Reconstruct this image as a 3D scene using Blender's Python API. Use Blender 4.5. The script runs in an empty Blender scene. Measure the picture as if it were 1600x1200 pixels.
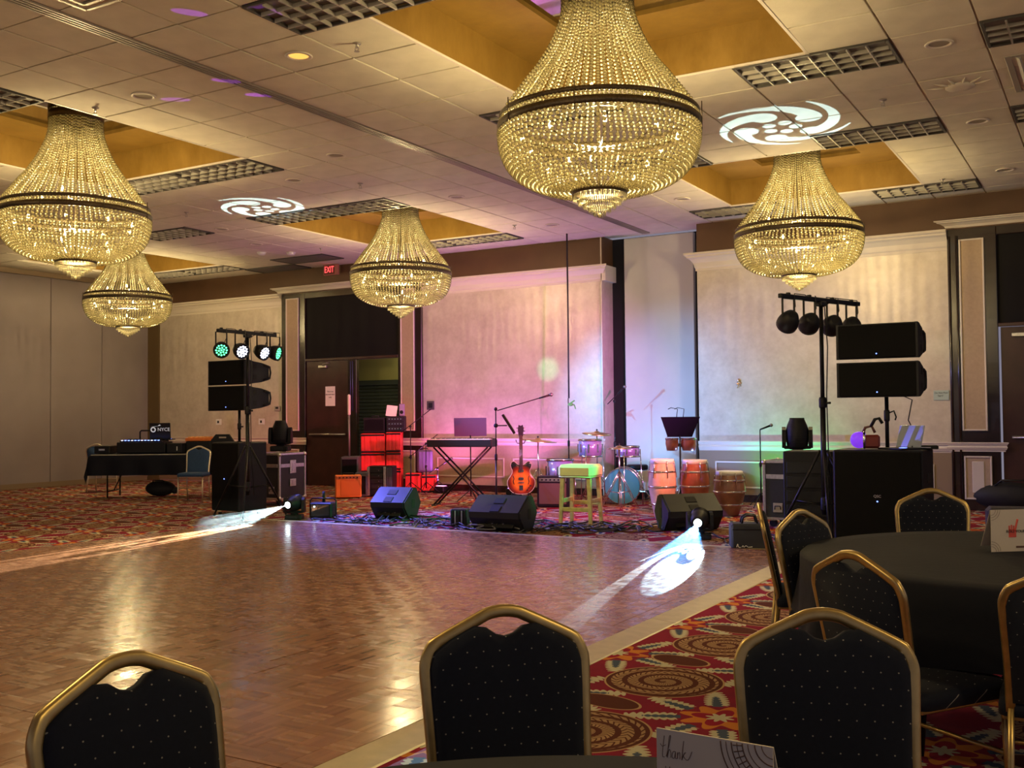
import bpy, math, random
from mathutils import Vector, Matrix
R = math.radians
random.seed(7)
sc = bpy.context.scene
COL = sc.collection

# ------------------------------------------------------------------ camera
CH = 1.333
YAW, PIT, ROL, FPX = R(30.685), R(1.754), R(-0.536), 1606.3
_f = Vector((-math.sin(YAW) * math.cos(PIT), math.cos(YAW) * math.cos(PIT), math.sin(PIT)))
_r = Vector((math.cos(YAW), math.sin(YAW), 0))
_u = _r.cross(_f)
_r2 = _r * math.cos(ROL) + _u * math.sin(ROL)
_u2 = -_r * math.sin(ROL) + _u * math.cos(ROL)
CAMP = Vector((0, 0, CH))
cd = bpy.data.cameras.new('camera')
cd.sensor_width = 36
cd.lens = FPX / 1600 * 36
cd.clip_start = .02
cam = bpy.data.objects.new('camera', cd)
COL.objects.link(cam)
M = Matrix((_r2, _u2, -_f)).transposed().to_4x4()
M.translation = CAMP
cam.matrix_world = M
sc.camera = cam

# ------------------------------------------------------------------ world, exposure
w = bpy.data.worlds.new('world')
sc.world = w
w.use_nodes = True
bg = w.node_tree.nodes['Background']
bg.inputs[0].default_value = (.84, .78, 1.0, 1)
bg.inputs[1].default_value = .26
vs = sc.view_settings
vs.view_transform = 'Standard'
vs.look = 'None'
vs.gamma = 1
vs.use_curve_mapping = False
vs.exposure = 0.0
sc.cycles.use_denoising = True
sc.cycles.max_bounces = 6
sc.cycles.diffuse_bounces = 3
sc.cycles.glossy_bounces = 3
sc.cycles.transmission_bounces = 3
sc.cycles.transparent_max_bounces = 6
sc.cycles.volume_bounces = 0
sc.cycles.sample_clamp_indirect = 4
sc.cycles.caustics_reflective = False
sc.cycles.caustics_refractive = False
sc.cycles.blur_glossy = .5


class N:
    """small helper around a node tree"""
    def __init__(s, nt):
        s.nt = nt

    def node(s, t, **kw):
        n = s.nt.nodes.new(t)
        for k, v in kw.items():
            setattr(n, k, v)
        return n

    def put(s, sock, v):
        if isinstance(v, (int, float)):
            sock.default_value = v
        elif isinstance(v, (tuple, list)):
            sock.default_value = tuple(v) if len(v) != 3 or len(sock.default_value) == 3 else (*v, 1)
        else:
            s.nt.links.new(v, sock)

    def m(s, op, a, b=None, c=None):
        n = s.node('ShaderNodeMath', operation=op)
        for i, v in enumerate((a, b, c)):
            if v is not None:
                s.put(n.inputs[i], v)
        return n.outputs[0]

    def mix(s, f, a, b):
        n = s.node('ShaderNodeMix', data_type='RGBA')
        s.put(n.inputs[0], f)
        s.put(n.inputs[6], a)
        s.put(n.inputs[7], b)
        return n.outputs[2]

    def coord(s, kind='Object'):
        return s.node('ShaderNodeTexCoord').outputs[kind]

    def xyz(s, v):
        n = s.node('ShaderNodeSeparateXYZ')
        s.put(n.inputs[0], v)
        return n.outputs[0], n.outputs[1], n.outputs[2]

    def noise(s, vec, scale, detail=3, rough=.5):
        n = s.node('ShaderNodeTexNoise')
        if vec is not None:
            s.put(n.inputs['Vector'], vec)
        n.inputs['Scale'].default_value = scale
        n.inputs['Detail'].default_value = detail
        n.inputs['Roughness'].default_value = rough
        return n.outputs[0]

    def ramp(s, v, lo, hi):
        n = s.node('ShaderNodeMapRange')
        s.put(n.inputs[0], v)
        n.inputs[1].default_value = lo
        n.inputs[2].default_value = hi
        return n.outputs[0]

    def vscale(s, v, sc3):
        n = s.node('ShaderNodeVectorMath', operation='MULTIPLY')
        s.put(n.inputs[0], v)
        n.inputs[1].default_value = sc3
        return n.outputs[0]


SPOT_K = 1.0


def gobo(nn, n_arm, edge):
    """swirl of comma shapes, like a metal stencil in the lamp"""
    x, y, z = nn.xyz(nn.coord('Normal'))
    az = nn.m('ABSOLUTE', z)
    px = nn.m('DIVIDE', x, az)
    py = nn.m('DIVIDE', y, az)
    r = nn.m('DIVIDE', nn.m('SQRT', nn.m('ADD', nn.m('MULTIPLY', px, px), nn.m('MULTIPLY', py, py))), edge)
    th = nn.m('DIVIDE', nn.m('ARCTAN2', py, px), 2 * math.pi)
    s_ = nn.m('FRACT', nn.m('MULTIPLY', th, n_arm))
    on = None
    for k in (0, 1):
        f = nn.m('DIVIDE', nn.m('ADD', s_, k), 1.45)
        rc = nn.m('ADD', .52, nn.m('MULTIPLY', f, .44))
        tk = nn.m('MULTIPLY', nn.m('SUBTRACT', 1.1, f), .145)
        a = nn.m('MULTIPLY', nn.m('LESS_THAN', nn.m('ABSOLUTE', nn.m('SUBTRACT', r, rc)), tk), nn.m('LESS_THAN', f, 1.0))
        on = a if on is None else nn.m('MAXIMUM', on, a)
    # round heads of the commas and a ring of small discs in the middle
    for (ph, rr, rad) in ((.06, .50, .175), (.5, .20, .095)):
        w_ = nn.m('SUBTRACT', nn.m('FRACT', nn.m('ADD', nn.m('SUBTRACT', s_, ph), .5)), .5)
        al = nn.m('MULTIPLY', w_, 2 * math.pi / n_arm)
        du = nn.m('SUBTRACT', nn.m('MULTIPLY', r, nn.m('COSINE', al)), rr)
        dv = nn.m('MULTIPLY', r, nn.m('SINE', al))
        dd = nn.m('ADD', nn.m('MULTIPLY', du, du), nn.m('MULTIPLY', dv, dv))
        on = nn.m('MAXIMUM', on, nn.m('LESS_THAN', dd, rad * rad))
    on = nn.m('MULTIPLY', on, nn.m('LESS_THAN', r, 1.0))
    return on


def spot(name, loc, target, color, energy, angle, blend=.4, radius=.03, arms=0, edge=.2):
    l = bpy.data.lights.new(name, 'SPOT')
    l.color = color
    l.energy = energy
    l.spot_size = R(angle)
    l.spot_blend = blend
    l.shadow_soft_size = radius
    o = bpy.data.objects.new(name, l)
    COL.objects.link(o)
    o.location = loc
    o.rotation_euler = (Vector(target) - Vector(loc)).to_track_quat('-Z', 'Y').to_euler()
    if arms:
        l.use_nodes = True
        nn = N(l.node_tree)
        em = [n for n in l.node_tree.nodes if n.type == 'EMISSION'][0]
        nn.put(em.inputs['Strength'], gobo(nn, arms, edge))
    return o


# stage lamps of the two T-bars (each lamp can hangs below its bar, aimed across the stage)
PARS_R = [(-2.72, 10.10, 2.18), (-2.72, 10.42, 2.18), (-2.72, 10.78, 2.18), (-2.72, 11.12, 2.18)]
PARS_L = [(-10.52, 10.05, 2.18), (-10.52, 10.38, 2.18), (-10.52, 10.78, 2.18), (-10.52, 11.10, 2.18)]

# ------------------------------------------------------------------ pixel -> place helpers (true distances on floor / ceiling)
def ray(px, py):
    return _f + _r2 * ((px - 800) / FPX) - _u2 * ((py - 600) / FPX)


def onz(px, py, z):
    d = ray(px, py)
    return CAMP + d * ((z - CH) / d.z)


def dep(px, py, t):
    return CAMP + ray(px, py) * t


def fl(px, py, z=0.0):
    p = onz(px, py, 0)
    return (p.x, p.y, z)


# ------------------------------------------------------------------ mesh builder
class MB:
    def __init__(s):
        s.v, s.f, s.sm = [], [], []

    def add(s, vs, fs, M=None, smooth=False):
        o = len(s.v)
        for p in vs:
            p = Vector(p)
            s.v.append(M @ p if M is not None else p)
        for f in fs:
            s.f.append([i + o for i in f])
            s.sm.append(smooth)
        return s

    def box(s, c, d, M=None, b=0.0):
        x, y, z = d[0] / 2, d[1] / 2, d[2] / 2
        T = Matrix.Translation(c)
        if M is not None:
            T = M @ T
        if b <= 0:
            vs = [(sx * x, sy * y, sz * z) for sx in (-1, 1) for sy in (-1, 1) for sz in (-1, 1)]
            fs = [(0, 1, 3, 2), (4, 6, 7, 5), (0, 4, 5, 1), (2, 3, 7, 6), (0, 2, 6, 4), (1, 5, 7, 3)]
            return s.add(vs, fs, T)
        vs, idx = [], {}
        for sx in (-1, 1):
            for sy in (-1, 1):
                for sz in (-1, 1):
                    for a in range(3):
                        q = [sx * (x - b), sy * (y - b), sz * (z - b)]
                        q[a] = (sx * x, sy * y, sz * z)[a]
                        idx[(sx, sy, sz, a)] = len(vs)
                        vs.append(q)
        fs = []
        for a in range(3):
            o1, o2 = (a + 1) % 3, (a + 2) % 3
            for sg in (-1, 1):
                ring = []
                for (p, q) in ((-1, -1), (1, -1), (1, 1), (-1, 1)):
                    k = [0, 0, 0]
                    k[a], k[o1], k[o2] = sg, p, q
                    ring.append(idx[(*k, a)])
                fs.append(ring if sg > 0 else ring[::-1])
            for p in (-1, 1):
                for q in (-1, 1):
                    k0, k1 = [0] * 3, [0] * 3
                    k0[a], k0[o1], k0[o2] = -1, p, q
                    k1[a], k1[o1], k1[o2] = 1, p, q
                    fs.append((idx[(*k0, o1)], idx[(*k1, o1)], idx[(*k1, o2)], idx[(*k0, o2)]))
        for sx in (-1, 1):
            for sy in (-1, 1):
                for sz in (-1, 1):
                    fs.append([idx[(sx, sy, sz, a)] for a in range(3)])
        return s.add(vs, fs, T)

    def cyl(s, a, b, r, r2=None, n=12, cap=True, smooth=True):
        a, b = Vector(a), Vector(b)
        r2 = r if r2 is None else r2
        q = (b - a).to_track_quat('Z', 'Y').to_matrix()
        vs = []
        for (c, rr) in ((a, r), (b, r2)):
            for i in range(n):
                t = 2 * math.pi * i / n
                vs.append(c + q @ Vector((rr * math.cos(t), rr * math.sin(t), 0)))
        s.add(vs, [(i, (i + 1) % n, n + (i + 1) % n, n + i) for i in range(n)], None, smooth)
        if cap:
            o = len(s.v) - 2 * n
            s.f.append([o + i for i in range(n)][::-1])
            s.f.append([o + n + i for i in range(n)])
            s.sm += [False, False]
        return s

    def tube(s, pts, r, n=8, closed=False):
        pts = [Vector(p) for p in pts]
        k = len(pts)
        vs = []
        up = None
        for i, p in enumerate(pts):
            t = (pts[(i + 1) % k] - pts[i - 1]) if closed or 0 < i < k - 1 else (pts[1] - pts[0] if i == 0 else pts[-1] - pts[-2])
            t.normalize()
            if up is None:
                up = t.orthogonal().normalized()
            up = (up - t * up.dot(t))
            up = up.normalized() if up.length > 1e-6 else t.orthogonal().normalized()
            bn = t.cross(up)
            rr = r[i] if isinstance(r, (list, tuple)) else r
            for j in range(n):
                a = 2 * math.pi * j / n
                vs.append(p + up * (rr * math.cos(a)) + bn * (rr * math.sin(a)))
        fs = []
        for i in range(k if closed else k - 1):
            i2 = (i + 1) % k
            for j in range(n):
                fs.append((i * n + j, i * n + (j + 1) % n, i2 * n + (j + 1) % n, i2 * n + j))
        s.add(vs, fs, None, True)
        if not closed:
            o = len(s.v) - k * n
            s.f.append([o + j for j in range(n)][::-1])
            s.f.append([o + (k - 1) * n + j for j in range(n)])
            s.sm += [False, False]
        return s

    def sweep(s, pts, nrm, w, h, n=10):
        """flattened tube along a path that lies in a plane with normal nrm"""
        pts = [Vector(p) for p in pts]
        nrm = Vector(nrm).normalized()
        k = len(pts)
        vs = []
        for i, p in enumerate(pts):
            t = pts[min(i + 1, k - 1)] - pts[max(i - 1, 0)]
            t.normalize()
            sd = t.cross(nrm).normalized()
            nn_ = sd.cross(t)
            for j in range(n):
                a = 2 * math.pi * j / n
                ca, sa = math.cos(a), math.sin(a)
                ca = math.copysign(abs(ca) ** .6, ca)
                sa = math.copysign(abs(sa) ** .6, sa)
                vs.append(p + sd * (w / 2 * ca) + nn_ * (h / 2 * sa))
        fs = [(i * n + j, i * n + (j + 1) % n, (i + 1) * n + (j + 1) % n, (i + 1) * n + j) for i in range(k - 1) for j in range(n)]
        s.add(vs, fs, None, True)
        o = len(s.v) - k * n
        s.f.append([o + j for j in range(n)][::-1])
        s.f.append([o + (k - 1) * n + j for j in range(n)])
        s.sm += [False, False]
        return s

    def lathe(s, prof, n=24, M=None, smooth=True, cap=True):
        vs = []
        for (r, z) in prof:
            for i in range(n):
                t = 2 * math.pi * i / n
                vs.append((r * math.cos(t), r * math.sin(t), z))
        k = len(prof)
        s.add(vs, [(a * n + i, a * n + (i + 1) % n, (a + 1) * n + (i + 1) % n, (a + 1) * n + i) for a in range(k - 1) for i in range(n)], M, smooth)
        if cap:
            o = len(s.v) - k * n
            s.f.append([o + i for i in range(n)][::-1])
            s.f.append([o + (k - 1) * n + i for i in range(n)])
            s.sm += [False, False]
        return s

    def prism(s, poly, h0, h1, M=None):
        n = len(poly)
        vs = [(x, y, h0) for x, y in poly] + [(x, y, h1) for x, y in poly]
        fs = [(i, (i + 1) % n, n + (i + 1) % n, n + i) for i in range(n)]
        fs += [list(range(n))[::-1], [n + i for i in range(n)]]
        return s.add(vs, fs, M)

    def cushion(s, poly, d0, d1, bulge, M=None, inset=.05, back=None):
        """closed outline extruded d0..d1 with softened, bulging d1 face"""
        n = len(poly)
        cx = sum(p[0] for p in poly) / n
        cy = sum(p[1] for p in poly) / n
        rings = [(1, d0), (1, d1), (1 - inset * .6, d1 + bulge * .55), (1 - inset * 2.4, d1 + bulge * .9), (.45, d1 + bulge)]
        vs = []
        for (k, z) in rings:
            for (x, y) in poly:
                vs.append((cx + (x - cx) * k, cy + (y - cy) * k, z))
        fs = [(a * n + i, a * n + (i + 1) % n, (a + 1) * n + (i + 1) % n, (a + 1) * n + i) for a in range(len(rings) - 1) for i in range(n)]
        s.add(vs, fs, M, True)
        o = len(s.v) - len(rings) * n
        s.f.append([o + i for i in range(n)][::-1])
        s.f.append([o + (len(rings) - 1) * n + i for i in range(n)])
        s.sm += [False, True]
        return s

    def ball(s, c, r, sc3=(1, 1, 1), nu=12, nv=8):
        prof = []
        vs = [(0, 0, -r)]
        for i in range(1, nv):
            p = -math.pi / 2 + math.pi * i / nv
            for j in range(nu):
                t = 2 * math.pi * j / nu
                vs.append((r * math.cos(p) * math.cos(t), r * math.cos(p) * math.sin(t), r * math.sin(p)))
        vs.append((0, 0, r))
        fs = [(0, 1 + (j + 1) % nu, 1 + j) for j in range(nu)]
        for i in range(nv - 2):
            for j in range(nu):
                fs.append((1 + i * nu + j, 1 + i * nu + (j + 1) % nu, 1 + (i + 1) * nu + (j + 1) % nu, 1 + (i + 1) * nu + j))
        o = 1 + (nv - 2) * nu
        fs += [(o + j, o + (j + 1) % nu, len(vs) - 1) for j in range(nu)]
        return s.add([(c[0] + x * sc3[0], c[1] + y * sc3[1], c[2] + z * sc3[2]) for x, y, z in vs], fs, None, True)

    def mesh(s, name, m):
        me = bpy.data.meshes.new(name)
        me.from_pydata(s.v, [], s.f)
        me.polygons.foreach_set('use_smooth', s.sm)
        if m is not None:
            me.materials.append(m)
        me.update()
        return me

    def obj(s, name, m, parent=None, loc=None, rotz=None):
        return link(name, s.mesh(name, m), parent, loc, rotz)


def link(name, data, parent=None, loc=None, rotz=None):
    o = bpy.data.objects.new(name, data)
    COL.objects.link(o)
    o.parent = parent
    if loc is not None:
        o.location = loc
    if rotz is not None:
        o.rotation_euler = (0, 0, rotz)
    return o


def tag(o, label, cat, group=None):
    o['label'] = label
    o['category'] = cat
    if group:
        o['group'] = group
    return o


def thing(name, label, cat, loc=(0, 0, 0), rotz=0, group=None):
    return tag(link(name, None, None, loc, rotz), label, cat, group)


def struct(o):
    o['kind'] = 'structure'
    return o


def copy_tree(o, parent=None):
    c = o.copy()
    COL.objects.link(c)
    c.parent = parent
    for ch in [x for x in COL.objects if x.parent == o]:
        copy_tree(ch, c)
    return c


def lettering(name, s, size, m, parent, loc, rot, ext=.001, align='CENTER', shear=0, sx=1):
    cu = bpy.data.curves.new(name, 'FONT')
    cu.body = s
    cu.size = size
    cu.extrude = ext
    cu.align_x = align
    cu.align_y = 'CENTER'
    cu.shear = shear
    cu.resolution_u = 3
    o = bpy.data.objects.new('tmp', cu)
    COL.objects.link(o)
    dg = bpy.context.evaluated_depsgraph_get()
    me = bpy.data.meshes.new_from_object(o.evaluated_get(dg))
    bpy.data.objects.remove(o)
    me.materials.clear()
    me.materials.append(m)
    t = link(name, me, parent, loc)
    t.rotation_euler = rot
    t.scale = (sx, 1, 1)
    return t


FRONT = (math.pi / 2, 0, 0)      # text standing upright, read from -Y


# ------------------------------------------------------------------ materials
def mat(name, c, rough=.5, metal=0.0, spec=.5, var=0.0, vscale=6.0, emit=None, es=0.0, coat=0.0, bump=0.0, bscale=60.0):
    m = bpy.data.materials.new(name)
    m.use_nodes = True
    nn = N(m.node_tree)
    b = m.node_tree.nodes['Principled BSDF']
    b.inputs['Roughness'].default_value = rough
    b.inputs['Metallic'].default_value = metal
    b.inputs['Specular IOR Level'].default_value = spec
    b.inputs['Coat Weight'].default_value = coat
    if emit:
        b.inputs['Emission Color'].default_value = (*emit, 1)
        b.inputs['Emission Strength'].default_value = es
        m.cycles.emission_sampling = 'NONE'
    if var:
        f = nn.noise(nn.coord(), vscale, 4)
        d = tuple(max(0, x * (1 - var)) for x in c)
        e = tuple(min(1, x * (1 + var)) for x in c)
        nn.put(b.inputs['Base Color'], nn.mix(nn.ramp(f, .3, .7), d, e))
    else:
        b.inputs['Base Color'].default_value = (*c, 1)
    if bump:
        bn = nn.node('ShaderNodeBump')
        bn.inputs['Strength'].default_value = bump
        bn.inputs['Distance'].default_value = .01
        nn.put(bn.inputs['Height'], nn.noise(nn.coord(), bscale, 3))
        nn.put(b.inputs['Normal'], bn.outputs[0])
    return m


def bsdf(m):
    return m.node_tree.nodes['Principled BSDF']


BLK = mat('black_plastic', (.009, .009, .012), .5, spec=.25, bump=.05, bscale=300)
BLKM = mat('black_metal', (.015, .015, .017), .35, .6)
GRILLE = mat('black_grille', (.004, .004, .005), .7, 0, .12, bump=.3, bscale=500)
RUB = mat('cable_rubber', (.010, .010, .012), .5)
DGREY = mat('dark_grey_shell', (.016, .017, .022), .5, spec=.25)
CHROME = mat('chrome', (.75, .75, .76), .15, 1)
ALU = mat('aluminium_edge', (.62, .60, .56), .32, 1, var=.12, vscale=40)
CASEB = mat('case_laminate', (.018, .018, .022), .38, var=.2)
WHITE = mat('white_plastic', (.75, .75, .74), .4)
PAPER = mat('paper', (.80, .78, .74), .8)
GREENP = mat('pale_green_plate', (.42, .52, .47), .5)
INK = mat('ink', (.03, .03, .03), .7)
ORANGE = mat('orange_vinyl', (.80, .20, .025), .5, var=.1)
REDB = mat('red_case', (.75, .035, .03), .42, var=.12)
NAVY = mat('navy_suitcase', (.10, .09, .17), .6)
WOODL = mat('pale_wood', (.55, .40, .20), .45, var=.2, vscale=18)
CREAML = mat('cream_vinyl', (.72, .62, .40), .45)
BRASS = mat('brass_cymbal', (.75, .55, .25), .28, 1)
DRUMW = mat('drum_wrap', (.30, .27, .50), .2, .3, coat=.6)
DRUMT = mat('drum_wrap_teal', (.05, .35, .33), .2, .2, coat=.6)
SKIN = mat('drum_head', (.75, .73, .68), .5)
CONGA = mat('conga_shell', (.62, .42, .28), .25, var=.2, vscale=8, coat=.5)
REDWOOD = mat('red_wood_shell', (.40, .10, .05), .3, var=.25, vscale=8, coat=.4)
LEDB = mat('blue_led', (.02, .02, .1), .4, emit=(.15, .25, 1), es=5)
LEDW = mat('white_led_lens', (.6, .6, .7), .3, emit=(.75, .80, 1), es=9)
LEDG = mat('green_led_lens', (.1, .6, .3), .3, emit=(.10, 1, .40), es=3.2)
LENS = mat('lit_lens', (.8, .9, 1), .2, emit=(.75, .95, 1), es=14)

# ------------------------------------------------------------------ setting materials
def mat_carpet():
    m = bpy.data.materials.new('patterned_carpet')
    m.use_nodes = True
    nn = N(m.node_tree)
    b = bsdf(m)
    b.inputs['Roughness'].default_value = .95
    b.inputs['Specular IOR Level'].default_value = .1
    P = .91
    x, y, _ = nn.xyz(nn.coord('Object'))

    def cell(ox, oy):
        u = nn.m('MULTIPLY', nn.m('SUBTRACT', nn.m('FRACT', nn.m('ADD', nn.m('DIVIDE', nn.m('SUBTRACT', x, ox), P), .5)), .5), P)
        v = nn.m('MULTIPLY', nn.m('SUBTRACT', nn.m('FRACT', nn.m('ADD', nn.m('DIVIDE', nn.m('SUBTRACT', y, oy), P), .5)), .5), P)
        r = nn.m('SQRT', nn.m('ADD', nn.m('MULTIPLY', u, u), nn.m('MULTIPLY', v, v)))
        t = nn.m('DIVIDE', nn.m('ARCTAN2', v, u), 2 * math.pi)
        return u, v, r, t

    red, brown, beige = (.25, .010, .030), (.085, .022, .014), (.40, .25, .13)
    cream, blue, orange = (.46, .42, .30), (.055, .075, .12), (.50, .17, .03)
    col = nn.mix(nn.noise(nn.coord('Object'), 9, 2), red, (.15, .012, .035))
    # flowers with eight leaves
    u, v, r, t = cell(-1.55, 4.37)
    wob = nn.m('MULTIPLY', nn.m('ABSOLUTE', nn.m('SINE', nn.m('MULTIPLY', r, 95))), .10)
    ang = nn.m('ABSOLUTE', nn.m('SUBTRACT', nn.m('FRACT', nn.m('MULTIPLY', t, 8)), .5))
    lw = nn.m('ADD', nn.m('MULTIPLY', nn.m('SUBTRACT', .43, r), 1.15), wob)
    leaf = nn.m('MULTIPLY', nn.m('LESS_THAN', ang, lw), nn.m('MULTIPLY', nn.m('GREATER_THAN', r, .19), nn.m('LESS_THAN', r, .42)))
    col = nn.mix(leaf, col, cream)
    vein = nn.m('MULTIPLY', nn.m('LESS_THAN', ang, nn.m('ADD', nn.m('MULTIPLY', nn.m('SUBTRACT', .34, r), .75), nn.m('MULTIPLY', wob, .6))), nn.m('MULTIPLY', nn.m('GREATER_THAN', r, .17), nn.m('LESS_THAN', r, .34)))
    col = nn.mix(vein, col, blue)
    pet = nn.m('LESS_THAN', r, nn.m('ADD', .150, nn.m('MULTIPLY', nn.m('COSINE', nn.m('MULTIPLY', t, 16 * math.pi)), .035)))
    col = nn.mix(pet, col, orange)
    col = nn.mix(nn.m('LESS_THAN', r, nn.m('ADD', .095, nn.m('MULTIPLY', nn.m('COSINE', nn.m('MULTIPLY', t, 8 * math.pi)), .035))), col, red)
    col = nn.mix(nn.m('LESS_THAN', r, nn.m('ADD', .05, nn.m('MULTIPLY', nn.m('COSINE', nn.m('MULTIPLY', t, 16 * math.pi)), .015))), col, cream)
    # small brown leaf shapes between the discs
    u, v, r, t = cell(-2.09, 4.37)
    e = nn.m('ADD', nn.m('POWER', nn.m('DIVIDE', nn.m('ADD', u, nn.m('MULTIPLY', v, .5)), .17), 2.0), nn.m('POWER', nn.m('DIVIDE', v, .105), 2.0))
    col = nn.mix(nn.m('LESS_THAN', e, 1.0), col, beige)
    col = nn.mix(nn.m('LESS_THAN', e, .84), col, brown)
    # brown discs with beige spiral chains
    u, v, r, t = cell(-2.0, 4.83)
    col = nn.mix(nn.m('LESS_THAN', r, .298), col, beige)
    col = nn.mix(nn.m('LESS_THAN', r, .288), col, brown)
    sp = nn.m('FRACT', nn.m('ADD', nn.m('DIVIDE', r, .082), t))
    barb = nn.m('ABSOLUTE', nn.m('SINE', nn.m('ADD', nn.m('MULTIPLY', t, 100), nn.m('MULTIPLY', nn.m('ABSOLUTE', nn.m('SUBTRACT', sp, .45)), 8))))
    ch = nn.m('MULTIPLY', nn.m('MULTIPLY', nn.m('GREATER_THAN', sp, .12), nn.m('LESS_THAN', sp, .78)), nn.m('GREATER_THAN', barb, .45))
    ch = nn.m('MULTIPLY', ch, nn.m('LESS_THAN', r, .268))
    col = nn.mix(nn.m('MULTIPLY', ch, .8), col, beige)
    nn.put(b.inputs['Base Color'], col)
    bn = nn.node('ShaderNodeBump')
    bn.inputs['Strength'].default_value = .3
    bn.inputs['Distance'].default_value = .004
    nn.put(bn.inputs['Height'], nn.noise(nn.coord('Object'), 400, 2))
    nn.put(b.inputs['Normal'], bn.outputs[0])
    return m


def mat_parquet():
    m = bpy.data.materials.new('oak_parquet')
    m.use_nodes = True
    nn = N(m.node_tree)
    b = bsdf(m)
    co = nn.coord('Object')
    x, y, z = nn.xyz(co)
    S = .123
    fx = nn.m('FLOOR', nn.m('DIVIDE', x, S))
    fy = nn.m('FLOOR', nn.m('DIVIDE', y, S))
    par = nn.m('MODULO', nn.m('ABSOLUTE', nn.m('ADD', fx, fy)), 2.0)
    lon = nn.m('ADD', nn.m('MULTIPLY', x, par), nn.m('MULTIPLY', y, nn.m('SUBTRACT', 1, par)))
    cro = nn.m('ADD', nn.m('MULTIPLY', y, par), nn.m('MULTIPLY', x, nn.m('SUBTRACT', 1, par)))
    fin = nn.m('FLOOR', nn.m('DIVIDE', cro, S / 5))
    wn = nn.node('ShaderNodeTexWhiteNoise', noise_dimensions='3D')
    cb = nn.node('ShaderNodeCombineXYZ')
    nn.put(cb.inputs[0], nn.m('ADD', nn.m('ROUND', fx), .5))
    nn.put(cb.inputs[1], nn.m('ADD', nn.m('ROUND', fy), .5))
    nn.put(cb.inputs[2], nn.m('ADD', nn.m('ROUND', fin), .5))
    nn.put(wn.inputs[0], cb.outputs[0])
    cg = nn.node('ShaderNodeCombineXYZ')
    nn.put(cg.inputs[0], nn.m('MULTIPLY', lon, 6))
    nn.put(cg.inputs[1], nn.m('MULTIPLY', cro, 90))
    nn.put(cg.inputs[2], wn.outputs[0])
    g = nn.noise(cg.outputs[0], 1.0, 3)
    wb_ = nn.node('ShaderNodeTexWhiteNoise', noise_dimensions='2D')
    c2_ = nn.node('ShaderNodeCombineXYZ')
    nn.put(c2_.inputs[0], nn.m('ADD', nn.m('ROUND', fx), .5))
    nn.put(c2_.inputs[1], nn.m('ADD', nn.m('ROUND', fy), .5))
    nn.put(wb_.inputs[0], c2_.outputs[0])
    f = nn.m('ADD', nn.m('MULTIPLY', wn.outputs[0], .40), nn.m('ADD', nn.m('MULTIPLY', g, .25), nn.m('MULTIPLY', wb_.outputs[0], .35)))
    col = nn.mix(nn.ramp(f, .15, .85), (.165, .070, .036), (.36, .175, .095))
    oi = nn.node('ShaderNodeObjectInfo')
    col = nn.mix(nn.m('MULTIPLY', oi.outputs['Random'], .25), col, (.28, .13, .07))
    seam = nn.m('LESS_THAN', nn.m('FRACT', nn.m('DIVIDE', cro, S / 5)), .05)
    col = nn.mix(nn.m('MULTIPLY', seam, .5), col, (.05, .02, .01))
    nn.put(b.inputs['Base Color'], col)
    sc_ = nn.noise(co, 3.0, 5)
    nn.put(b.inputs['Roughness'], nn.m('ADD', nn.m('ADD', .13, nn.m('MULTIPLY', par, .07)), nn.m('MULTIPLY', nn.m('ADD', sc_, wn.outputs[0]), .08)))
    b.inputs['Specular IOR Level'].default_value = .30
    bn = nn.node('ShaderNodeBump')
    bn.inputs['Strength'].default_value = .06
    bn.inputs['Distance'].default_value = .002
    nn.put(bn.inputs['Height'], nn.m('ADD', nn.m('MULTIPLY', wn.outputs[0], .25), nn.noise(co, 14, 2)))
    nn.put(b.inputs['Normal'], bn.outputs[0])
    return m


def mat_faux(name, a, c, rough, metal=.0, sc_=(3.2, 3.2, 3.2)):
    m = bpy.data.materials.new(name)
    m.use_nodes = True
    nn = N(m.node_tree)
    b = bsdf(m)
    co = nn.vscale(nn.coord('Object'), sc_)
    n1 = nn.noise(co, 1.0, 6, .62)
    n2 = nn.noise(co, 4.5, 4, .6)
    f = nn.m('ADD', nn.m('MULTIPLY', n1, .65), nn.m('MULTIPLY', n2, .35))
    nn.put(b.inputs['Base Color'], nn.mix(nn.ramp(f, .34, .66), a, c))
    b.inputs['Roughness'].default_value = rough
    nn.put(b.inputs['Roughness'], nn.m('ADD', rough - .08, nn.m('MULTIPLY', n2, .2)))
    b.inputs['Metallic'].default_value = metal
    return m


CARPET = mat_carpet()
PARQ = mat_parquet()
TILE = mat('ceiling_tile', (.68, .63, .52), .78, spec=.2, var=.07, vscale=4, bump=.12, bscale=90)
TBAR = mat('ceiling_grid', (.62, .57, .46), .5)
GOLD = mat_faux('gold_faux', (.22, .125, .022), (.33, .20, .045), .45, .2, (2.5, 2.5, 1.2))
FAUX = mat_faux('pearl_plaster', (.50, .43, .36), (.66, .59, .51), .42, .18)
BROWN = mat('brown_frieze', (.105, .052, .026), .6, var=.1, vscale=3)
MOULD = mat('cream_moulding', (.66, .59, .52), .5)
DWOOD = mat('dark_wood', (.020, .011, .010), .22, spec=.6, var=.3, vscale=7, coat=.3)
DOORW = mat('door_wood', (.040, .013, .012), .35, var=.25, vscale=5)
PANELT = mat('tan_panel', (.42, .31, .21), .7, var=.06, vscale=30, bump=.2, bscale=200)
WAINS = mat('wainscot_brown', (.24, .17, .11), .6)
TAUPE = mat('airwall_fabric', (.28, .235, .25), .85, var=.05, vscale=2, bump=.1, bscale=250)
GREYP = mat('grey_partition', (.52, .50, .50), .7, var=.04, vscale=2)
OLIVE = mat('olive_corner', (.13, .085, .035), .6)
BLACKV = mat('black_gap', (.006, .006, .007), .8)
YWALL = mat('corridor_yellow', (.55, .52, .17), .8)
SHUT = mat('shutter_slat', (.06, .075, .055), .55)
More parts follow.
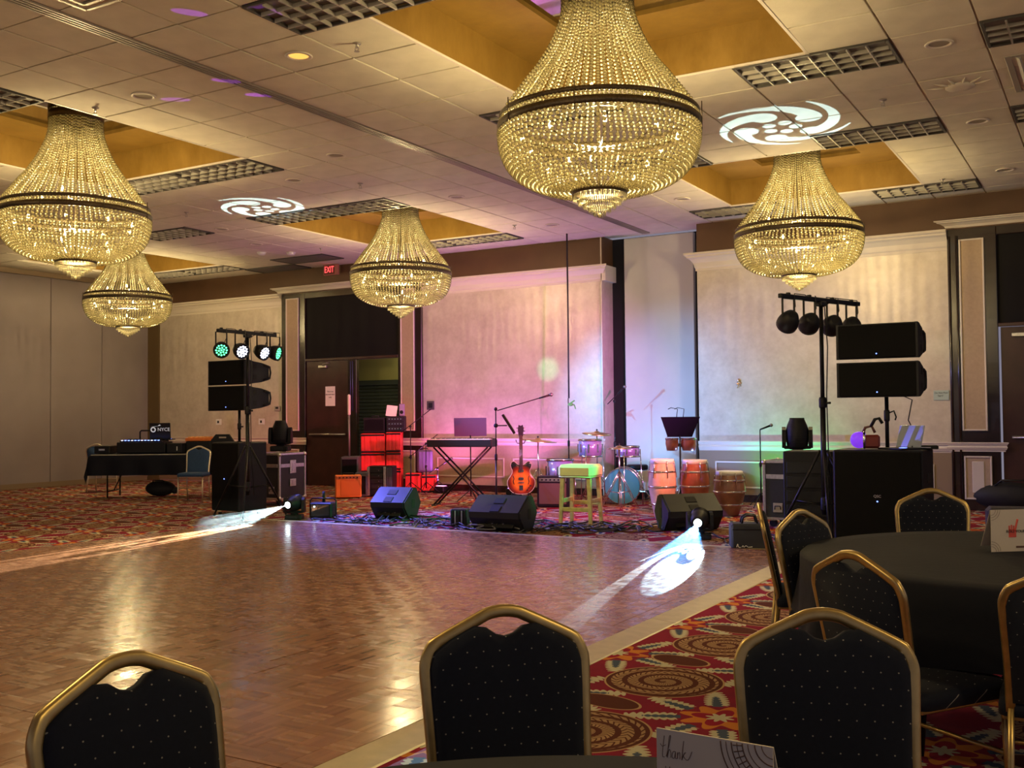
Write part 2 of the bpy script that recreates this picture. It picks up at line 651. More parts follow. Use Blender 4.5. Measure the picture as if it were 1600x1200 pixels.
MIRROR = mat('ceiling_mirror', (.42, .40, .38), .03, 1)
LOUV = mat('louver_cell', (.50, .47, .42), .35, .4)
LOUVB = mat('louver_back', (.16, .15, .14), .6)
TRIMW = mat('floor_edge_trim', (.44, .36, .22), .4, .2, var=.1, vscale=12)

# ------------------------------------------------------------------ floor and walls
YL, YR, ZC = 15.39, 15.12, 4.283
XL = -18.47
struct(MB().box((-5.2, 5.0, -.05), (27.4, 22.0, .1)).obj('floor', CARPET))

_b = MB()
_b.box(((XL - 13.84) / 2, YL + .10, ZC / 2), (-XL - 13.84, .2, ZC))
_b.box(((-11.56 - 7.38) / 2, YL + .10, ZC / 2), (11.56 - 7.38, .2, ZC))
_b.box(((-11.56 - 13.84) / 2, YL + .10, (2.44 + ZC) / 2), (13.84 - 11.56, .2, ZC - 2.44))
wb = struct(_b.obj('wall_back', FAUX))
wl = struct(MB().box((XL - .1, 4.8, ZC / 2), (.2, 21.4, ZC)).obj('wall_left', TAUPE))
ys = [15.38, 14.18, 12.98, 11.78, 10.58, 9.38, 8.18, 6.98]
for a, c in zip(ys, ys[1:]):
    MB().box((XL + .012, (a + c) / 2, 2.12), (.024, a - c - .016, 4.1), b=.006).obj('panel', TAUPE, wl)
MB().box((XL + .015, 5.2, .05), (.03, 20.3, .10)).obj('skirting', WAINS, wl)
MB().box((XL + .03, 5.2, 4.23), (.06, 20.3, .10)).obj('head_track', WAINS, wl)


def crown(x0, x1, Y, z0, z1, depth, name, parent=None, e0=True, e1=True):
    """stepped crown profile running along X, with returns at its free ends"""
    h = z1 - z0
    pr = [(0, z0), (.018, z0), (.018, z0 + h * .14), (.03, z0 + h * .2), (.045, z0 + h * .45), (depth * .55, z0 + h * .66), (depth * .8, z0 + h * .74), (depth * .8, z0 + h * .82), (depth, z0 + h * .88), (depth, z1), (0, z1)]
    b = MB()
    n = len(pr)
    vs = []
    for end in (0, 1):
        for (d, z) in pr:
            ex = (x0 - (d if e0 else 0)) if end == 0 else (x1 + (d if e1 else 0))
            vs.append((ex, Y - d, z))
    fs = [(i, (i + 1) % n, n + (i + 1) % n, n + i) for i in range(n)] + [list(range(n)), [n + i for i in range(n)][::-1]]
    b.add(vs, fs)
    return b.obj(name, MOULD, parent)


def rail(x0, x1, Y, name, z0=.80, z1=.935, e1=False, e0=False):
    return crown(x0, x1, Y, z0, z1, .06, name, None, e0, e1)


# left part of the back wall
MB().box(((XL - 18.08) / 2, YL - .012, ZC / 2), (.39, .024, ZC)).obj('corner_strip', OLIVE, wb)
MB().box(((XL - 7.38) / 2, YL - .012, (3.80 + ZC) / 2), (-XL - 7.38, .024, ZC - 3.80)).obj('frieze', BROWN, wb)
MB().box((-9.2, YL - .010, .42), (3.64, .02, .78)).obj('wainscot', PANELT, wb)
MB().box((-16.27, YL - .010, .42), (3.62, .02, .78)).obj('wainscot', WAINS, wb)
MB().box((-9.2, YL - .02, .055), (3.64, .04, .11)).obj('skirting', DWOOD, wb)
struct(crown(-18.08, -14.46, YL, 3.55, 3.81, .16, 'trim_1', None, False, False))
struct(crown(-11.02, -7.38, YL, 3.55, 3.81, .16, 'trim_2', None, False, True))
struct(rail(-18.08, -14.46, YL, 'trim_3'))
struct(rail(-11.02, -7.38, YL, 'trim_4', e1=True))
for (x0, x1) in ((-10.70, -9.30), (-9.1, -7.7)):
    f = MB()
    for (cx, cz, dx, dz) in (((x0 + x1) / 2, .58, x1 - x0, .025), ((x0 + x1) / 2, .26, x1 - x0, .025), (x0, .42, .025, .345), (x1, .42, .025, .345)):
        f.box((cx, YL - .028, cz), (dx, .02, dz), b=.004)
    f.obj('panel_moulding', MOULD, wb)
# end return of the left part
MB().box((-7.37, YL + .2, ZC / 2), (.02, .5, ZC)).obj('return_face', FAUX, wb)
MB().box((-7.355, YL + .2, (3.80 + ZC) / 2), (.012, .5, ZC - 3.80)).obj('return_frieze', BROWN, wb)
MB().box((-7.33, YL + .2, 3.68), (.08, .5, .26)).obj('return_crown', MOULD, wb)

# grey movable partition set into the niche, with dark gaps at both sides
pt = struct(MB().box((-6.48, YL + .30, ZC / 2 - .01), (1.22, .1, ZC - .03), b=.01).obj('wall_partition', GREYP))
MB().box((-6.5, YL + .40, ZC / 2), (2.2, .06, ZC)).obj('dark_gap', BLACKV, pt)
MB().box((-6.48, YL + .243, .05), (1.2, .012, .08)).obj('floor_seal', BLACKV, pt)

# right part of the back wall
wr = struct(MB().box((-3.815, YR + .15, ZC / 2), (3.61, .3, ZC)).obj('wall_right_section', FAUX))
MB().box((-.01, YR - .012, (3.80 + ZC) / 2), (11.2, .024, ZC - 3.80)).obj('frieze', BROWN, wr)
MB().box((-3.815, YR - .010, .39), (3.61, .02, .76)).obj('wainscot', WAINS, wr)
MB().box((-3.815, YR - .02, .055), (3.61, .04, .11)).obj('skirting', DWOOD, wr)
struct(crown(-5.62, -2.01, YR, 3.54, 3.81, .16, 'trim_5', None, True, False))
struct(rail(-5.62, -2.01, YR, 'trim_6', .76, .915))
struct(rail(-2.02, -1.36, YR - .05, 'trim_7', .79, .915, True, True))
for (x0, x1) in ((-5.35, -4.0), (-3.8, -2.25)):
    f = MB()
    for (cx, cz, dx, dz) in (((x0 + x1) / 2, .60, x1 - x0, .025), ((x0 + x1) / 2, .22, x1 - x0, .025), (x0, .41, .025, .40), (x1, .41, .025, .40)):
        f.box((cx, YR - .028, cz), (dx, .02, dz), b=.004)
    f.obj('panel_moulding', MOULD, wr)


# ------------------------------------------------------------------ door surrounds
def pilaster(par, x0, x1, Y, z0, z1):
    MB().box(((x0 + x1) / 2, Y - .008, (z0 + z1) / 2), (x1 - x0, .016, z1 - z0)).obj('pilaster_panel', PANELT, par)
    f = MB()
    t = .022
    f.box((x0, Y - .016, (z0 + z1) / 2), (t, .03, z1 - z0 + t), b=.005)
    f.box((x1, Y - .016, (z0 + z1) / 2), (t, .03, z1 - z0 + t), b=.005)
    f.box(((x0 + x1) / 2, Y - .016, z0), (x1 - x0 - t, .03, t), b=.005)
    f.box(((x0 + x1) / 2, Y - .016, z1), (x1 - x0 - t, .03, t), b=.005)
    f.obj('pilaster_trim', MOULD, par)


def surround(name, x0, x1, i0, i1, Y, top, head):
    d = struct(MB().box(((x0 + i0) / 2, Y - .03, top / 2), (i0 - x0, .06, top), b=.008).obj(name, DWOOD))
    MB().box(((x1 + i1) / 2, Y - .03, top / 2), (x1 - i1, .06, top), b=.008).obj('jamb', DWOOD, d)
    MB().box(((i0 + i1) / 2, Y - .03, top - .06), (i1 - i0, .06, .12), b=.006).obj('head_rail', DWOOD, d)
    MB().box(((i0 + i1) / 2, Y + .005, (top - .12 + head) / 2), (i1 - i0, .05, top - .12 - head)).obj('transom_panel', mat('transom_' + name, (.010, .009, .010), .75, spec=.15), d)
    MB().box(((i0 + i1) / 2, Y - .035, head + .02), (i1 - i0, .05, .05), b=.006).obj('lintel', DOORW, d)
    return d


d1 = surround('door_1', -14.46, -11.02, -13.84, -11.56, YL, 3.80, 2.44)
pilaster(d1, -14.31, -14.00, YL - .06, 1.08, 3.69)
pilaster(d1, -11.47, -11.18, YL - .06, 1.08, 3.69)
pilaster(d1, -14.31, -14.00, YL - .06, .2, .70)
pilaster(d1, -11.47, -11.18, YL - .06, .2, .70)
struct(crown(-14.55, -10.93, YL, 3.80, 3.93, .14, 'trim_8', None, True, True))
struct(rail(-14.48, -13.82, YL - .06, 'trim_9', .80, .935, True, True))
struct(rail(-11.58, -11.0, YL - .06, 'trim_10', .80, .935, True, True))
# corridor behind the open leaf: dark lining, yellow wall and roller shutter
lf = MB().box((-13.30, YL + .0, 1.22), (1.06, .05, 2.42), b=.004).obj('door_leaf', DOORW, d1)
MB().cyl((-13.72, YL - .07, 1.0), (-12.82, YL - .07, 1.0), .018, n=8).obj('push_bar', ALU, lf)
b = MB().box((-13.4, YL - .04, 2.32), (.2, .05, .05), b=.006)
b.tube([(-13.38, YL - .06, 2.34), (-13.3, YL - .16, 2.36), (-13.2, YL - .06, 2.40)], .008, 6)
b.obj('door_closer', ALU, lf)
pp = MB().box((-13.22, YL - .03, 1.74), (.24, .006, .38)).obj('paper_notice', PAPER, lf)
for k, s_ in enumerate(('This is an', 'alarmed door', 'only')):
    lettering('print', s_, .042, INK, pp, (-13.22, YL - .034, 1.83 - .055 * k), FRONT)
MB().box((-12.66, YL - .01, 1.22), (.21, .09, 2.44), b=.008).obj('mullion', DWOOD, d1)
for dx in (-.03, .02):
    MB().cyl((-12.66 + dx, YL - .06, 1.45), (-12.66 + dx, YL - .06, 2.40), .007, n=6).obj('weather_strip', mat('strip_blue', (.10, .11, .30), .3, .5), d1)
YC = YL + 1.15
cr = struct(MB().box((-13.0, YC + .05, 1.6), (5.0, .1, 3.2)).obj('wall_corridor', YWALL))
MB().box((-13.0, YL + .7, 2.75), (5.0, 1.0, .06)).obj('corridor_ceiling', TILE, cr)
sl = MB().box((0, 0, 0), (2.4, .03, .064), b=.010).mesh('slat', SHUT)
for k in range(28):
    o = link('slat', sl, cr, (-12.95, YC - .03, .04 + .070 * k))
    o.rotation_euler = (.18, 0, 0)
MB().box((-12.95, YC - .05, 2.02), (2.5, .12, .10), b=.01).obj('shutter_box', SHUT, cr)
_l = bpy.data.lights.new('corridor_lamp', 'POINT')
_l.energy = 5
_l.color = (1, .9, .6)
_l.shadow_soft_size = .1
_o = bpy.data.objects.new('corridor_lamp', _l)
COL.objects.link(_o)
_o.location = (-11.8, YL + .65, 2.6)

d2 = surround('door_2', -2.01, 3.4, -1.40, 1.6, YR, 3.81, 2.46)
pilaster(d2, -1.85, -1.56, YR - .06, 1.08, 3.65)
pilaster(d2, -1.84, -1.52, YR - .06, .16, .72)
MB().box((-1.68, YR - .075, .45), (.15, .02, .42), b=.006).obj('raised_field', MOULD, d2)
for xx in (-1.985, -1.89):
    MB().cyl((xx, YR - .065, .0), (xx, YR - .065, 3.72), .016, n=8).obj('bead_moulding', DWOOD, d2)
struct(crown(-2.0, 3.4, YR, 3.81, 3.93, .16, 'trim_11', None, True, False))
for x0 in (-1.38, .12):
    lf = MB().box((x0 + .74, YR + .01, 1.23), (1.47, .05, 2.44), b=.005).obj('door_leaf', DOORW, d2)
    MB().cyl((x0 + .12, YR - .07, .98), (x0 + 1.3, YR - .07, .98), .02, n=8).obj('push_bar', ALU, lf)
    MB().box((x0 + .25, YR - .04, 2.34), (.22, .05, .05), b=.006).obj('door_closer', ALU, lf)

# ------------------------------------------------------------------ ceiling: grid, tiles, coffers
CX_R, CX_L = -2.15, -8.46         # right edges of the coffer columns
PX, PY, Y0 = .64, .63, 8.41
COFF = [(-4.71, -2.15, 5.89, 8.41), (-4.71, -2.15, 11.56, 14.08), (-11.02, -8.46, 5.89, 8.41), (-11.02, -8.46, 11.56, 14.08), (-17.33, -14.77, 11.56, 14.08), (-17.33, -14.77, 5.89, 8.41)]
xs_r = [CX_R + PX * k for k in range(-6, 6)]
xs_l = [CX_L + PX * k for k in range(-15, 3)]
TRACKX = -6.58
cells_x = [(a, b) for a, b in zip(xs_l, xs_l[1:])] + [(xs_l[-1], TRACKX - .07), (TRACKX + .07, xs_r[0])] + [(a, b) for a, b in zip(xs_r, xs_r[1:])]
ys_ = [Y0 + PY * k for k in range(-12, 12)]
cells_y = [(a, b) for a, b in zip(ys_, ys_[1:]) if a < 15.0]
cells_y[-1] = (cells_y[-1][0], min(cells_y[-1][1], 15.36))


def in_coffer(x, y):
    return any(a < x < b and c < y < d for a, b, c, d in COFF)


ce = MB()
# backing slab above, cut out round the coffers (strips per cell row)
edges_x = sorted(set([XL, 8.5] + [v for c in COFF for v in c[:2]]))
edges_y = sorted(set([-6.0, 15.6] + [v for c in COFF for v in c[2:]]))
for x0, x1 in zip(edges_x, edges_x[1:]):
    for y0, y1 in zip(edges_y, edges_y[1:]):
        if not in_coffer((x0 + x1) / 2, (y0 + y1) / 2):
            ce.box(((x0 + x1) / 2, (y0 + y1) / 2, ZC + .03), (x1 - x0, y1 - y0, .06))
ceil = struct(ce.obj('ceiling', TBAR))

TROF = []          # light troffers: x0,x1,y0,y1, louvered?
for (a, b_, c, d) in COFF[:2]:
    TROF += [(a - PX, a + PX, c - PY, c, 1), (b_ - PX, b_ + PX, c - PY, c, 1), (a - PX, a + PX, d, d + PY, 1), (b_ - PX, b_ + PX, d, d + PY, 1)]
for (a, b_, c, d) in COFF[2:5]:
    TROF += [(a, a + 2 * PX, d, d + PY, 1), (a + 2 * PX, b_, d, d + PY, 1), (a, a + 2 * PX, c - PY, c, 1), (a + 2 * PX, b_, c - PY, c, 1)]
TROF = [q for k, q in enumerate(TROF) if k not in (1, 10, 18, 19)]
TROF += [(-.87, .41, 8.41, 9.04, 1), (-.87, .41, 10.93, 11.56, 1), (-13.58, -12.30, 10.93, 11.56, 1), (-13.58, -12.30, 14.08, 14.71, 0), (-14.9, -13.62, 14.75, 15.3, 0)]


def blocked(x, y):
    return in_coffer(x, y) or any(a < x < b and c < y < d for a, b, c, d, _ in TROF)


tiles = []
for (x0, x1) in cells_x:
    for (y0, y1) in cells_y:
        cx, cy = (x0 + x1) / 2, (y0 + y1) / 2
        if blocked(cx, cy) or (-7.2 < cx < -5.7 and cy > 15.6):
            continue
        d = Vector((cx, cy, ZC)) - CAMP
        wd = d.dot(_f)
        if wd < .5:
            continue
        px, py = 800 + FPX * d.dot(_r2) / wd, 600 - FPX * d.dot(_u2) / wd
        seen = -150 < px < 1750 and -150 < py < 620
        tiles.append((not seen, d.length, cx, cy, x1 - x0, y1 - y0))
tiles.sort()
tm = {}
rest = MB()
for k, (ns, dist, cx, cy, dx, dy) in enumerate(tiles):
    z = ZC - .007 + random.uniform(-.0015, .0015)
    rx, ry = random.uniform(-.003, .003), random.uniform(-.003, .003)
    if k < 296 and not ns:
        key = (round(dx, 3), round(dy, 3))
        if key not in tm:
            tm[key] = MB().box((0, 0, 0), (dx - .016, dy - .016, .014), b=.004).mesh('ceiling_tile', TILE)
        o = link('ceiling_tile', tm[key], ceil, (cx, cy, z))
        o.rotation_euler = (rx, ry, 0)
    else:
        rest.box((cx, cy, z), (dx - .016, dy - .016, .014))
rest.obj('far_ceiling_tiles', TILE, ceil)['kind'] = 'stuff'

# partition track in the ceiling
tr = MB()
for dx in (-.055, -.018, .018, .055):
    tr.box((TRACKX + dx, 5.1, ZC - .012), (.016, 20.6, .024))
tr.obj('partition_track', mat('track_metal', (.40, .36, .33), .4, .4), ceil)
MB().box((TRACKX, 5.1, ZC - .002), (.02, 20.6, .008)).obj('track_slot', BLACKV, ceil)

ZS = ZC + .35
MH = .64
for (a, b_, c, d) in COFF:
    cx, cy = (a + b_) / 2, (c + d) / 2
    g = MB()
    g.box((a - .014, cy, (ZC + ZS) / 2 + .005), (.04, d - c + .08, ZS - ZC + .03))
    g.box((b_ + .014, cy, (ZC + ZS) / 2 + .005), (.04, d - c + .08, ZS - ZC + .03))
    g.box((cx, c - .014, (ZC + ZS) / 2 + .005), (b_ - a, .04, ZS - ZC + .03))
    g.box((cx, d + .014, (ZC + ZS) / 2 + .005), (b_ - a, .04, ZS - ZC + .03))
    g.obj('coffer_side', GOLD, ceil)
    g = MB()
    hw = (b_ - a) / 2
    g.box((cx - (hw + MH) / 2, cy, ZS + .02), (hw - MH, d - c, .04))
    g.box((cx + (hw + MH) / 2, cy, ZS + .02), (hw - MH, d - c, .04))
    hd = (d - c) / 2
    g.box((cx, cy - (hd + MH) / 2, ZS + .02), (2 * MH, hd - MH, .04))
    g.box((cx, cy + (hd + MH) / 2, ZS + .02), (2 * MH, hd - MH, .04))
    g.obj('coffer_soffit', GOLD, ceil)
    MB().box((cx, cy, ZS + .05), (2 * MH + .02, 2 * MH + .02, .02)).obj('mirror_panel', MIRROR, ceil)
    t = MB()
    for (ex, ey, lx, ly) in ((a, cy, .03, d - c + .03), (b_, cy, .03, d - c + .03), (cx, c, b_ - a - .03, .03), (cx, d, b_ - a - .03, .03)):
        t.box((ex, ey, ZC - .006), (lx, ly, .02), b=.003)
    t.obj('coffer_edge_trim', MOULD, ceil)

# troffers: steel frame with parabolic louver blades
for k, (a, b_, c, d, lv) in enumerate(TROF):
    cx, cy = (a + b_) / 2, (c + d) / 2
    p = onz(800, 100, ZC)
    lab = 'unlit louvered ceiling light'
    t = link('ceiling_light', None, None, (cx, cy, ZC))
    dcol = MB()
    W, D = b_ - a, d - c
    dcol.box((0, 0, -.003), (W - .02, D - .02, .004))
    dcol.obj('housing', LOUVB, t)
    f = MB()
    for (ex, ey, lx, ly) in ((-W / 2 + .02, 0, .025, D - .015), (W / 2 - .02, 0, .025, D - .015), (0, -D / 2 + .02, W - .065, .025), (0, D / 2 - .02, W - .065, .025)):
        f.box((ex, ey, -.014), (lx, ly, .026), b=.003)
    f.obj('frame', mat('troffer_frame', (.06, .055, .05), .5), t) if k == 0 else f.obj('frame', bpy.data.materials['troffer_frame'], t)
    if lv:
        nx, ny = 8, 4
        long_ = MB().box((0, 0, 0), (W - .07, .006, .03)).mesh('louver_blade', LOUV)
        cross = MB().box((0, 0, 0), (.012, D - .07, .03)).mesh('louver_blade', LOUV)
        for i in range(1, ny):
            link('louver_blade', long_, t, (0, -D / 2 + .035 + (D - .07) * i / ny, -.022))
        for i in range(1, nx):
            link('louver_blade', cross, t, (-W / 2 + .035 + (W - .07) * i / nx, 0, -.022))
    else:
        MB().box((0, 0, -.012), (W - .07, D - .07, .01), b=.003).obj('diffuser', LOUVB, t)
    TROF[k] = (t, cx, cy)
tl = {0: 'louvered ceiling light left of the biggest chandelier, nearest the camera', 1: 'louvered ceiling light at the near right corner of the big chandelier coffer', 2: 'louvered ceiling light just left of the biggest chandelier band', 3: 'wide louvered ceiling light beside the right corner of the big coffer',
      4: 'louvered ceiling light peeping out right of the biggest chandelier', 5: 'louvered ceiling light under the right-hand swirl of projected light', 6: 'dark louvered ceiling light left of the right-hand chandelier top', 7: 'last louvered ceiling light near the right back wall frieze',
      8: 'louvered ceiling light behind the left front chandelier band', 9: 'louvered ceiling light right behind the left front chandelier', 10: 'louvered ceiling light at the left picture edge beside the coffer', 11: 'louvered ceiling light above the top of the left front chandelier',
      12: 'louvered ceiling light behind the centre back chandelier', 13: 'louvered ceiling light right of the centre back chandelier', 14: 'louvered ceiling light hit by the left swirl of projected light', 15: 'louvered ceiling light touching the top of the centre back chandelier',
      16: 'louvered ceiling light behind the farthest small chandelier', 17: 'louvered ceiling light right of the farthest small chandelier', 18: 'louvered ceiling light above the left end of the farthest coffer', 19: 'louvered ceiling light hidden above the farthest small chandelier',
      20: 'louvered ceiling light in the top right picture corner', 21: 'louvered ceiling light cut by the right picture edge', 22: 'louvered ceiling light between left front and centre back chandeliers', 23: 'flat diffuser ceiling light in front of the exit sign', 24: 'dark flat ceiling light left of the exit sign by the wall'}
tl[11] = 'louvered ceiling light at the left picture edge beside the coffer'
tl = [tl[k] for k in range(25) if k not in (1, 10, 18, 19)]
for k, (t, cx, cy) in enumerate(TROF):
    tag(t, tl[k], 'ceiling light', 'ceiling troffers')

# air grille at the right picture edge
t = thing('air_vent', 'slatted air grille in the ceiling at the right picture edge', 'vent', (-.35, 9.90, ZC))
MB().box((0, 0, -.003), (.80, 1.05, .004)).obj('backing', BLACKV, t)
f = MB()
for (ex, ey, lx, ly) in ((-.40, 0, .05, 1.1), (.40, 0, .05, 1.1), (0, -.53, .75, .05), (0, .53, .75, .05)):
    f.box((ex, ey, -.012), (lx, ly, .024), b=.003)
f.obj('frame', LOUV, t)
vb = MB().box((0, 0, 0), (.03, .98, .03)).mesh('slat', LOUV)
for i in range(8):
    o = link('slat', vb, t, (-.32 + .092 * i, 0, -.015))
    o.rotation_euler = (0, .6, 0)
t = thing('air_vent', 'slatted air grille beside the partition track at the top left', 'vent', (-6.05, 4.45, ZC))
MB().box((0, 0, -.003), (.60, .60, .004)).obj('backing', BLACKV, t)
f = MB()
for q in (.27, .20, .13):
    for (ex, ey, lx, ly) in ((-q, 0, .03, 2 * q), (q, 0, .03, 2 * q), (0, -q, 2 * q - .03, .03), (0, q, 2 * q - .03, .03)):
        f.box((ex, ey, -.012), (lx, ly, .022), b=.003)
f.obj('frame', LOUV, t)

# pressed ornament plate on one tile
t = thing('ornament_plate', 'pressed ceiling plate with a flower relief right of the swirl light', 'ceiling plate', (-1.19, 9.95, ZC - .014))
MB().box((0, 0, -.004), (.60, .60, .008), b=.003).obj('plate', TILE, t)
MB().lathe([(.13, 0), (.12, -.014), (.06, -.018), (.0, -.018)][::-1], 20, Matrix.Translation((0, .02, -.008))).obj('boss', TILE, t)
for k in range(6):
    a = R(200 + 28 * k)
    d = Vector((math.cos(a), math.sin(a), 0))
    MB().tube([d * .10, d * .2 + Vector((0, -.01, -.006)), d * .29], [.006, .012, .002], 6).obj('leaf_relief', TILE, t).location = (0, .05, -.008)

# round downlights, sprinklers, detectors
LIT = mat('lit_downlight', (.9, .6, .2), .4, emit=(1, .55, .10), es=1.1)
UNL = mat('dark_downlight', (.30, .26, .20), .5)
dls = [((-5.68, 6.23), 'glowing amber round downlight left of the biggest chandelier', 1), ((-7.58, 6.26), 'unlit round downlight above the left front chandelier', 0), ((-7.51, 8.84), 'unlit round downlight in mid ceiling above the centre back chandelier', 0),
       ((-1.19, 8.73), 'round downlight beside the wide louvered light, top right', 0), ((-1.19, 11.30), 'round downlight right of the pressed ceiling plate', 0), ((-1.16, 13.76), 'round downlight nearest the right back wall', 0),
       ((-8.74, 9.50), 'flat round downlight right of the left coffer light row', 0), ((-11.95, 11.35), 'small round downlight above the exit sign side of the ceiling', 0), ((-5.05, 8.85), 'round downlight just left of the biggest chandelier bowl', 0), ((-7.6, 11.4), 'small round downlight by the partition track, far', 0), ((-7.5, 13.9), 'small round downlight before the hanging cable', 0), ((-5.1, 13.2), 'small round downlight above the grey partition', 0), ((-12.5, 12.65), 'faint round downlight between the two back chandeliers', 0)]
for (p, lab, lit) in dls:
    t = thing('downlight', lab, 'ceiling light', (p[0], p[1], ZC - .014), 0, 'round downlights')
    MB().lathe([(.105, 0), (.112, -.006), (.105, -.012), (.085, -.012), (.08, 0)], 24, cap=False).obj('trim_ring', MOULD, t)
    MB().lathe([(.0, -.002), (.083, -.002)], 24, cap=False).obj('lens', LIT if lit else UNL, t)
STEEL = mat('sprinkler_metal', (.45, .42, .38), .35, .8)
sps = [((-5.11, 6.27), 'sprinkler head left of the biggest chandelier'), ((-8.26, 6.27), 'sprinkler head above the left front chandelier'), ((-1.87, 10.04), 'sprinkler head right of the right swirl of light'), ((-1.89, 13.89), 'sprinkler head by the last louvered light on the right'), ((-8.18, 10.09), 'sprinkler head beside the green arc of light'), ((-11.39, 10.16), 'sprinkler head left of the left swirl of light'), ((-8.0, 13.6), 'sprinkler head right of the centre back chandelier'), ((-5.1, 12.2), 'sprinkler head left of the right-hand chandelier'), ((-11.9, 13.6), 'sprinkler head above the exit sign')]
for (p, lab) in sps:
    t = thing('sprinkler', lab, 'sprinkler', (p[0], p[1], ZC - .014), 0, 'sprinkler heads')
    MB().lathe([(.035, 0), (.03, -.008), (.012, -.012), (.012, -.03), (.016, -.034)], 14).obj('body', STEEL, t)
    b = MB()
    for s_ in (-1, 1):
        b.tube([(s_ * .012, 0, -.03), (s_ * .02, 0, -.045), (s_ * .004, 0, -.062)], .003, 6)
    b.lathe([(.022, -.062), (.022, -.066)], 12)
    b.obj('deflector', STEEL, t)
for (p, lab) in (((-12.64, 13.65), 'white smoke detector in front of the exit sign'), ((-13.06, 13.35), 'white ceiling sensor left of the smoke detector')):
    t = thing('smoke_detector', lab, 'detector', (p[0], p[1], ZC - .014))
    MB().lathe([(.075, 0), (.075, -.02), (.06, -.045), (.03, -.055)], 20).obj('body', WHITE, t)
    MB().lathe([(.078, 0), (.085, -.008), (.078, -.012)], 20, cap=False).obj('base_ring', WHITE, t)

# ------------------------------------------------------------------ dance floor
DX0, DX1, DY0, DY1 = -9.62, -2.64, -1.06, 9.80
df = thing('dance_floor', 'glossy wooden parquet dance floor with a tan metal edge strip', 'dance floor', (0, 0, 0))
MB().box(((DX0 + DX1) / 2, (DY0 + DY1) / 2, .006), (DX1 - DX0, DY1 - DY0, .012)).obj('subfloor', BLACKV, df)
S = .123
PS = S * 8
rows = []
y = 4.87
while y > DY0:
    y -= PS
rows_y = []
while y < DY1 - .05:
    rows_y.append((max(y, DY0), min(y + PS, DY1)))
    y += PS
pm = {}
nblk = 0
panels = []
for ri, (y0, y1) in enumerate(rows_y):
    off = 0 if abs((y0 - 2.9)) < .3 or ri % 2 else PS / 2
    x = -3.25 + off
    while x < DX1:
        x += PS
    while x > DX0 + .02:
        xa, xb = max(x - PS, DX0), min(x, DX1)
        x -= PS
        if xb - xa < .05:
            continue
        panels.append((xa, xb, y0, y1))
panels.sort(key=lambda p: (p[0] + p[1]) ** 2 / 4 + (p[2] + p[3]) ** 2 / 4 if (p[3] > 1.6 + (p[0] * -.2)) else 1e6)
for pi, (xa, xb, y0, y1) in enumerate(panels):
    p = MB().box(((xa + xb) / 2, (y0 + y1) / 2, .0155), (xb - xa - .003, y1 - y0 - .003, .009), b=.0015).obj('floor_panel', PARQ, df)
    if y1 > 2.5 and nblk < 290 and 3.0 < (y0 + y1) / 2 < 6.2 and xa > -5.3:
        # basket-weave blocks of the nearest panels, each laid on its own
        nx, ny = round((xb - xa) / S), round((y1 - y0) / S)
        for i in range(nx):
            for j in range(ny):
                if nblk >= 290:
                    break
                cx, cy = xa + (xb - xa) * (i + .5) / nx, y0 + (y1 - y0) * (j + .5) / ny
                key = 'blk%d%d' % (round((xb - xa) / nx * 1e4), round((y1 - y0) / ny * 1e4))
                if key not in pm:
                    pm[key] = MB().box((0, 0, 0), ((xb - xa) / nx - .0006, (y1 - y0) / ny - .0006, .004), b=.0005).mesh('parquet_block', None)
                o = link('parquet_block', pm[key], p, (cx, cy, .0202 + random.uniform(0, .0003)))
                nblk += 1
# blocks carry the same oak, placed by their own random tone
PB = bpy.data.materials.new('oak_block')
PB.use_nodes = True
nn = N(PB.node_tree)
b = bsdf(PB)
oi = nn.node('ShaderNodeObjectInfo')
x_, y_, z_ = nn.xyz(nn.coord('Object'))
sw = nn.m('GREATER_THAN', nn.m('FRACT', nn.m('MULTIPLY', oi.outputs['Random'], 17.3)), .5)
lon = nn.m('ADD', nn.m('MULTIPLY', x_, sw), nn.m('MULTIPLY', y_, nn.m('SUBTRACT', 1, sw)))
cro = nn.m('ADD', nn.m('MULTIPLY', y_, sw), nn.m('MULTIPLY', x_, nn.m('SUBTRACT', 1, sw)))
fin = nn.m('FLOOR', nn.m('DIVIDE', nn.m('ADD', cro, 1), S / 5))
cb = nn.node('ShaderNodeCombineXYZ')
nn.put(cb.inputs[0], fin)
nn.put(cb.inputs[1], oi.outputs['Random'])
wn = nn.node('ShaderNodeTexWhiteNoise', noise_dimensions='3D')
nn.put(wn.inputs[0], cb.outputs[0])
cg = nn.node('ShaderNodeCombineXYZ')
nn.put(cg.inputs[0], nn.m('MULTIPLY', lon, 6))
nn.put(cg.inputs[1], nn.m('MULTIPLY', cro, 90))
nn.put(cg.inputs[2], nn.m('MULTIPLY', oi.outputs['Random'], 50))
f = nn.m('ADD', nn.m('MULTIPLY', wn.outputs[0], .40), nn.m('ADD', nn.m('MULTIPLY', nn.noise(cg.outputs[0], 1.0, 3), .25), nn.m('MULTIPLY', oi.outputs['Random'], .35)))
nn.put(b.inputs['Base Color'], nn.mix(nn.ramp(f, .15, .85), (.165, .070, .036), (.36, .175, .095)))
nn.put(b.inputs['Roughness'], nn.m('ADD', nn.m('ADD', .16, nn.m('MULTIPLY', sw, .07)), nn.m('MULTIPLY', wn.outputs[0], .06)))
b.inputs['Specular IOR Level'].default_value = .30
for me in pm.values():
    me.materials.append(PB)
